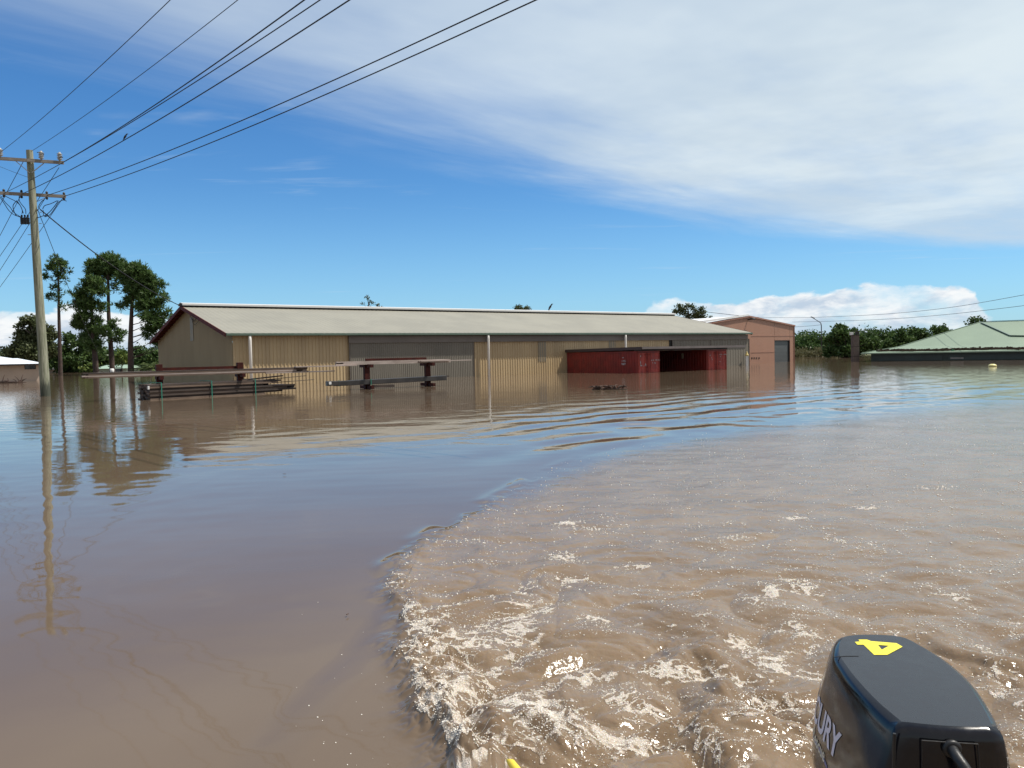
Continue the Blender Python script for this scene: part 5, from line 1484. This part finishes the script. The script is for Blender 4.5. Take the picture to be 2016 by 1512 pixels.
mb = MB(); mb.lathe(bc-Zv*0.08, [(0.12, 0), (0.24, 0.06), (0.28, 0.13), (0.22, 0.21), (0.10, 0.26)], 14)
o = mb.build('yellow_float', mat('pale yellow plastic', (0.80, 0.72, 0.30), 0.4), smooth=True); tag(o, 'pale yellow float drifting in front of the green roofed building', 'float')
# small bits of leaf litter drifting
def litter():
    mb = MB(); rd = random.Random(77)
    for i in range(14):
        px = rd.choice([rd.uniform(60, 700), rd.uniform(900, 1500)]); py = rd.uniform(800, 1300) if px < 700 else rd.uniform(755, 800)
        g = G(px, py); L = rd.uniform(0.006, 0.016)*(g.y/6); a = rd.uniform(0, 3.1); g.z = 0.012+0.0008*g.y
        mb.beam(g-Vector((math.cos(a), math.sin(a), 0))*L, g+Vector((math.cos(a), math.sin(a), 0))*L, L*0.6, 0.004)
    o = mb.build('leaf_litter', M['deadwood']); tag(o, 'scattered dark leaf litter drifting on the calm brown water', 'litter', kind='stuff')
litter()
rc = G(1011, 1508, 0.10)
mb = MB(); mb.tube([rc+Vector((-0.022, 0.02, 0.01)), rc+Vector((-0.008, 0, 0.012)), rc+Vector((0.02, -0.05, 0.0)), rc+Vector((0.10, -0.25, -0.02)), rc+Vector((0.25, -0.6, 0.02))], [0.006, 0.014, 0.016, 0.016, 0.016], 10)
o = mb.build('yellow_rope', M['yellow'], smooth=True); tag(o, 'tip of a yellow rope trailing in the foam at the bottom edge', 'rope')

# ------------------------------------------------------------------ outboard motor
def cowlmat(name, col, rough, coat=0.6, scratch=True):
    mm = bpy.data.materials.new(name); mm.use_nodes = True
    t = mm.node_tree; q = NT(t); b = t.nodes['Principled BSDF']
    b.inputs['Base Color'].default_value = (*col, 1)
    co = q.n('ShaderNodeTexCoord')
    n_ = q.noise(co.outputs['Object'], 30, 6, 0.65); n3 = q.noise(co.outputs['Object'], 240, 3, 0.6)
    rr = q.math('ADD', q.ss(n_, 0.35, 0.7, rough*0.8, rough*1.35), q.math('MULTIPLY', n3, 0.04))
    t.links.new(rr, b.inputs['Roughness'])
    dust = q.mix(q.math('MULTIPLY', q.ss(n_, 0.45, 0.8), 0.25), (*col, 1), (col[0]+0.03, col[1]+0.03, col[2]+0.032, 1))
    t.links.new(dust, b.inputs['Base Color'])
    b.inputs['Coat Weight'].default_value = coat; b.inputs['Coat Roughness'].default_value = 0.06
    return mm
M['cowl'] = cowlmat('black cowl paint', (0.005, 0.005, 0.008), 0.11, 0.0)
M['cowltop'] = cowlmat('dusty black cowl top', (0.013, 0.013, 0.016), 0.27, 0.10)
M['rubber'] = mat('black rubber', (0.014, 0.014, 0.015), 0.45, bump=0.1, bscale=60)
ZT = 0.72
def mz(px, py, z=ZT): g = G(px, py, z); return Vector((g.x, g.y, 0))
outline_px = [(1765, 1428), (1718, 1388), (1680, 1348), (1652, 1312), (1637, 1282), (1650, 1252), (1712, 1246), (1780, 1252), (1824, 1272), (1874, 1304), (1920, 1346), (1954, 1396), (1976, 1440)]
raw = [mz(*p) for p in outline_px]
# closed outline: smooth along the sides, straight across the front
side_pts = sm3([Vector((p.x, p.y, 0)) for p in raw], 5)
front_n = 8
fr_pts = [side_pts[-1].lerp(side_pts[0], i/front_n)+Vector((0, -0.012*math.sin(math.pi*i/front_n), 0)) for i in range(1, front_n)]
outl = side_pts+fr_pts
NO = len(outl)
cen = sum(outl, Vector((0, 0, 0)))/NO
# level sections from the top down: (height, outward growth, shift)
secs = [(ZT+0.002, -0.020), (ZT-0.003, -0.009), (ZT-0.012, -0.002), (ZT-0.028, 0.004), (ZT-0.06, 0.010), (ZT-0.12, 0.020), (ZT-0.20, 0.030), (ZT-0.30, 0.036), (ZT-0.38, 0.030), (ZT-0.44, 0.018)]
nrm2 = []
for i in range(NO):
    tn = (outl[(i+1) % NO]-outl[i-1]); nn = Vector((tn.y, -tn.x, 0)).normalized()
    if nn.dot(outl[i]-cen) < 0: nn = -nn
    nrm2.append(nn)
def grow(i, g):
    # the front face drops almost plumb, the sides and back swell
    k = 0.25 if i > len(side_pts)-1 else (1.55 if nrm2[i].x < -0.3 else 1.1)
    if i in (0, len(side_pts)-1): k = 0.6
    return outl[i]+nrm2[i]*(g*k if g > 0 else g)
motor = empty('outboard_motor', (cen.x, cen.y, 0), 'black outboard motor cowl with a yellow 4 on top in the lower right corner', 'outboard motor')
mb = MB(); vs = []; fs = []
tilt = lambda p: -0.00*(p.y-cen.y)
for z, g in secs:
    for i in range(NO):
        p = grow(i, g); vs.append(Vector((p.x, p.y, z)))
for s_ in range(len(secs)-1):
    for i in range(NO):
        j = (i+1) % NO; fs.append((s_*NO+i, s_*NO+j, (s_+1)*NO+j, (s_+1)*NO+i))
mb.add(vs, fs)
cowl = mb.build('cowl', M['cowl'], motor, smooth=True)
# top skin, gently crowned
mb = MB()
mb.add([Vector((grow(i, secs[0][1]).x, grow(i, secs[0][1]).y, secs[0][0])) for i in range(NO)], [tuple(range(NO-1, -1, -1))])
mb.build('top_panel', M['cowltop'], motor)
def topz(p):
    v = Vector((p.x-cen.x, p.y-cen.y, 0)); return secs[0][0]+0.008*(1-min(1, (v.length/0.2))**2)
# the 4
four_o = [(1690, 1259), (1707, 1259), (1715, 1262), (1765, 1266), (1777, 1273), (1747, 1289), (1721, 1289), (1700, 1269), (1688, 1269), (1683, 1263.5), (1693, 1262.8)]
four_i = [(1728.5, 1269.4), (1750, 1271.2), (1736, 1279)]
import bmesh
def flat_with_hole(outer, inner, name, mt, parent, fpos):
    bm = bmesh.new()
    eo = []
    for ring in (outer, inner):
        vv = [bm.verts.new(fpos(*p)) for p in ring]
        eo += [bm.edges.new((vv[i], vv[(i+1) % len(vv)])) for i in range(len(vv))]
    bmesh.ops.triangle_fill(bm, edges=eo, use_beauty=True, normal=(0, 0, 1))
    off = root_loc(parent)
    for v in bm.verts: v.co -= off
    me = bpy.data.meshes.new(name); bm.to_mesh(me); bm.free(); me.materials.append(mt)
    o = bpy.data.objects.new(name, me); scene.collection.objects.link(o); o.parent = parent; return o
def fp4(px, py):
    g = G(px, py, ZT+0.003); return Vector((g.x, g.y, ZT+0.0029))
flat_with_hole(four_o, four_i, 'number_4', mat('yellow vinyl', (0.86, 0.74, 0.04), 0.35), motor, fp4)
# seam line round the rear cap
mb = MB(); a = mz(1636, 1297, ZT-0.02); 
seam = [Vector((*mz(1640, 1294, ZT+0.002).xy, ZT+0.0022)), Vector((*mz(1665, 1292, ZT+0.002).xy, ZT+0.0022)), Vector((*mz(1690, 1292, ZT+0.002).xy, ZT+0.0022))]
mb.tube(seam, 0.0012, 4); mb.build('seam', M['dark'], motor)
# side surface lookup for the decals
def side_x(Y, z):
    zs = [s[0] for s in secs][::-1]; gs = [s[1] for s in secs][::-1]
    g = float(np.interp(z, zs, gs))
    # left side: points before the rear corner
    pts = [grow(i, g) for i in range(0, 27)]
    ys = [p.y for p in pts]; xs = [p.x for p in pts]
    k = int(np.argmax(ys)); ys = ys[:k+1]; xs = xs[:k+1]
    return float(np.interp(Y, ys, xs))
def decal(vs, fs, Y0, Z0, slope, name, mt, parent, lift=0.0015):
    mb = MB(); out = []
    for v in vs:
        Y = Y0-v.x*math.cos(slope)-v.y*math.sin(slope)*0; z = Z0+v.y-v.x*math.sin(slope)
        out.append(Vector((side_x(Y, z)-lift, Y, z)))
    mb.add(out, fs); return mb.build(name, mt, parent)
def subdiv_text(txt, size, bold):
    vs, fs = text_mesh(txt, size, 0, bold)
    bm = bmesh.new(); bv = [bm.verts.new(v) for v in vs]
    for f in fs:
        try: bm.faces.new([bv[i] for i in f])
        except ValueError: pass
    bmesh.ops.subdivide_edges(bm, edges=[e for e in bm.edges if e.calc_length() > size*0.15], cuts=3, use_grid_fill=False)
    bmesh.ops.triangulate(bm, faces=bm.faces)
    bm.verts.index_update()
    vs = [v.co.copy() for v in bm.verts]; fs = [tuple(v.index for v in f.verts) for f in bm.faces]; bm.free(); return vs, fs
wh = mat('white decal', (0.66, 0.62, 0.70), 0.4)
tv, tf = subdiv_text('MERCURY', 0.098, 0.0026)
wmax = max(v.x for v in tv)
decal(tv, tf, 1.985+wmax, 0.522, 0.0, 'lettering', wh, cowl)
tv, tf = subdiv_text('Rescue', 0.050, 0.0008)
wmax = max(v.x for v in tv)
decal(tv, tf, 2.075+wmax, 0.470, 0.0, 'lettering', mat('cream decal', (0.66, 0.62, 0.50), 0.4), cowl)
# blue flash below the lettering
bv = []; bf = []
n_ = 16
for i in range(n_+1):
    Y = 2.05+0.23*i/n_
    for j in range(3):
        zt = 0.476+0.008*math.sin(i*0.3); zb0 = 0.30
        z = zt+(zb0-zt)*j/2
        bv.append(Vector((side_x(Y, z)-0.0012, Y-0.10*(j/2)*0.4, z)))
for i in range(n_):
    for j in range(2): bf.append((i*3+j, i*3+j+1, (i+1)*3+j+1, (i+1)*3+j))
mb = MB(); mb.add(bv, bf); mb.build('blue_flash', mat('blue decal', (0.03, 0.07, 0.30), 0.3, col2=(0.10, 0.16, 0.42), nscale=25), cowl)
# front face details: recess panel, vertical seam, grommet and cable
def ff(px, py, off=0.0):     # point on the plumb front plane
    a = raw[0]; b = raw[-1]; u = (b-a).normalized(); nn = Vector((u.y, -u.x, 0))
    if nn.y > 0: nn = -nn
    return hit(px, py, Vector((a.x, a.y, 0))+nn*(0.018+off), nn), u, nn
c0, fu, fn = ff(1762, 1470)
mb = MB(); pth = [ff(1761, 1444)[0], ff(1760, 1480)[0], ff(1758, 1560)[0]]
mb.tube(pth, 0.004, 6); mb.build('panel_seam', M['rubber'], cowl)
mb = MB()
corners = [ff(1815, 1458)[0], ff(1925, 1465)[0], ff(1932, 1570)[0], ff(1815, 1560)[0]]
for i in range(4):
    mb.tube([corners[i], corners[(i+1) % 4]], 0.0018, 6)
mb.build('access_panel', M['rubber'], cowl)
gc_, _, _ = ff(1874, 1474)
mb = MB(); mb.lathe(gc_, [(0.020, -0.005), (0.021, 0.003), (0.018, 0.007), (0.014, 0.008)], 20, axis=fn); mb.build('grommet', M['rubber'], cowl, smooth=True)
mb = MB(); mb.tube(sm3([gc_, gc_+fn*0.03-Zv*0.004, gc_+fn*0.06-Zv*0.03+fu*0.014, gc_+fn*0.075-Zv*0.10+fu*0.034, gc_+fn*0.08-Zv*0.28+fu*0.05]), 0.0125, 14)
mb.build('control_cable', M['rubber'], motor, smooth=True)
# chin, leg and bracket down to the water
mb = MB(); vs = []; fs = []
leg = [(ZT-0.44, 0.012, 1.0), (ZT-0.50, -0.02, 0.85), (ZT-0.62, -0.03, 0.60), (0.0, 0, 0.42), (-0.35, 0, 0.38)]
for z, g, sc in leg:
    for i in range(NO):
        p = cen+(outl[i]-cen)*sc; vs.append(Vector((p.x, p.y, z)))
for s_ in range(len(leg)-1):
    for i in range(NO):
        j = (i+1) % NO; fs.append((s_*NO+i, s_*NO+j, (s_+1)*NO+j, (s_+1)*NO+i))
mb.add(vs, fs); mb.build('leg', M['cowl'], motor, smooth=True)
mb = MB(); mb.box((cen.x, cen.y-0.30, 0.18), 0.24, 0.10, 0.42); mb.build('clamp_bracket', M['rubber'], motor, bevel=0.01)
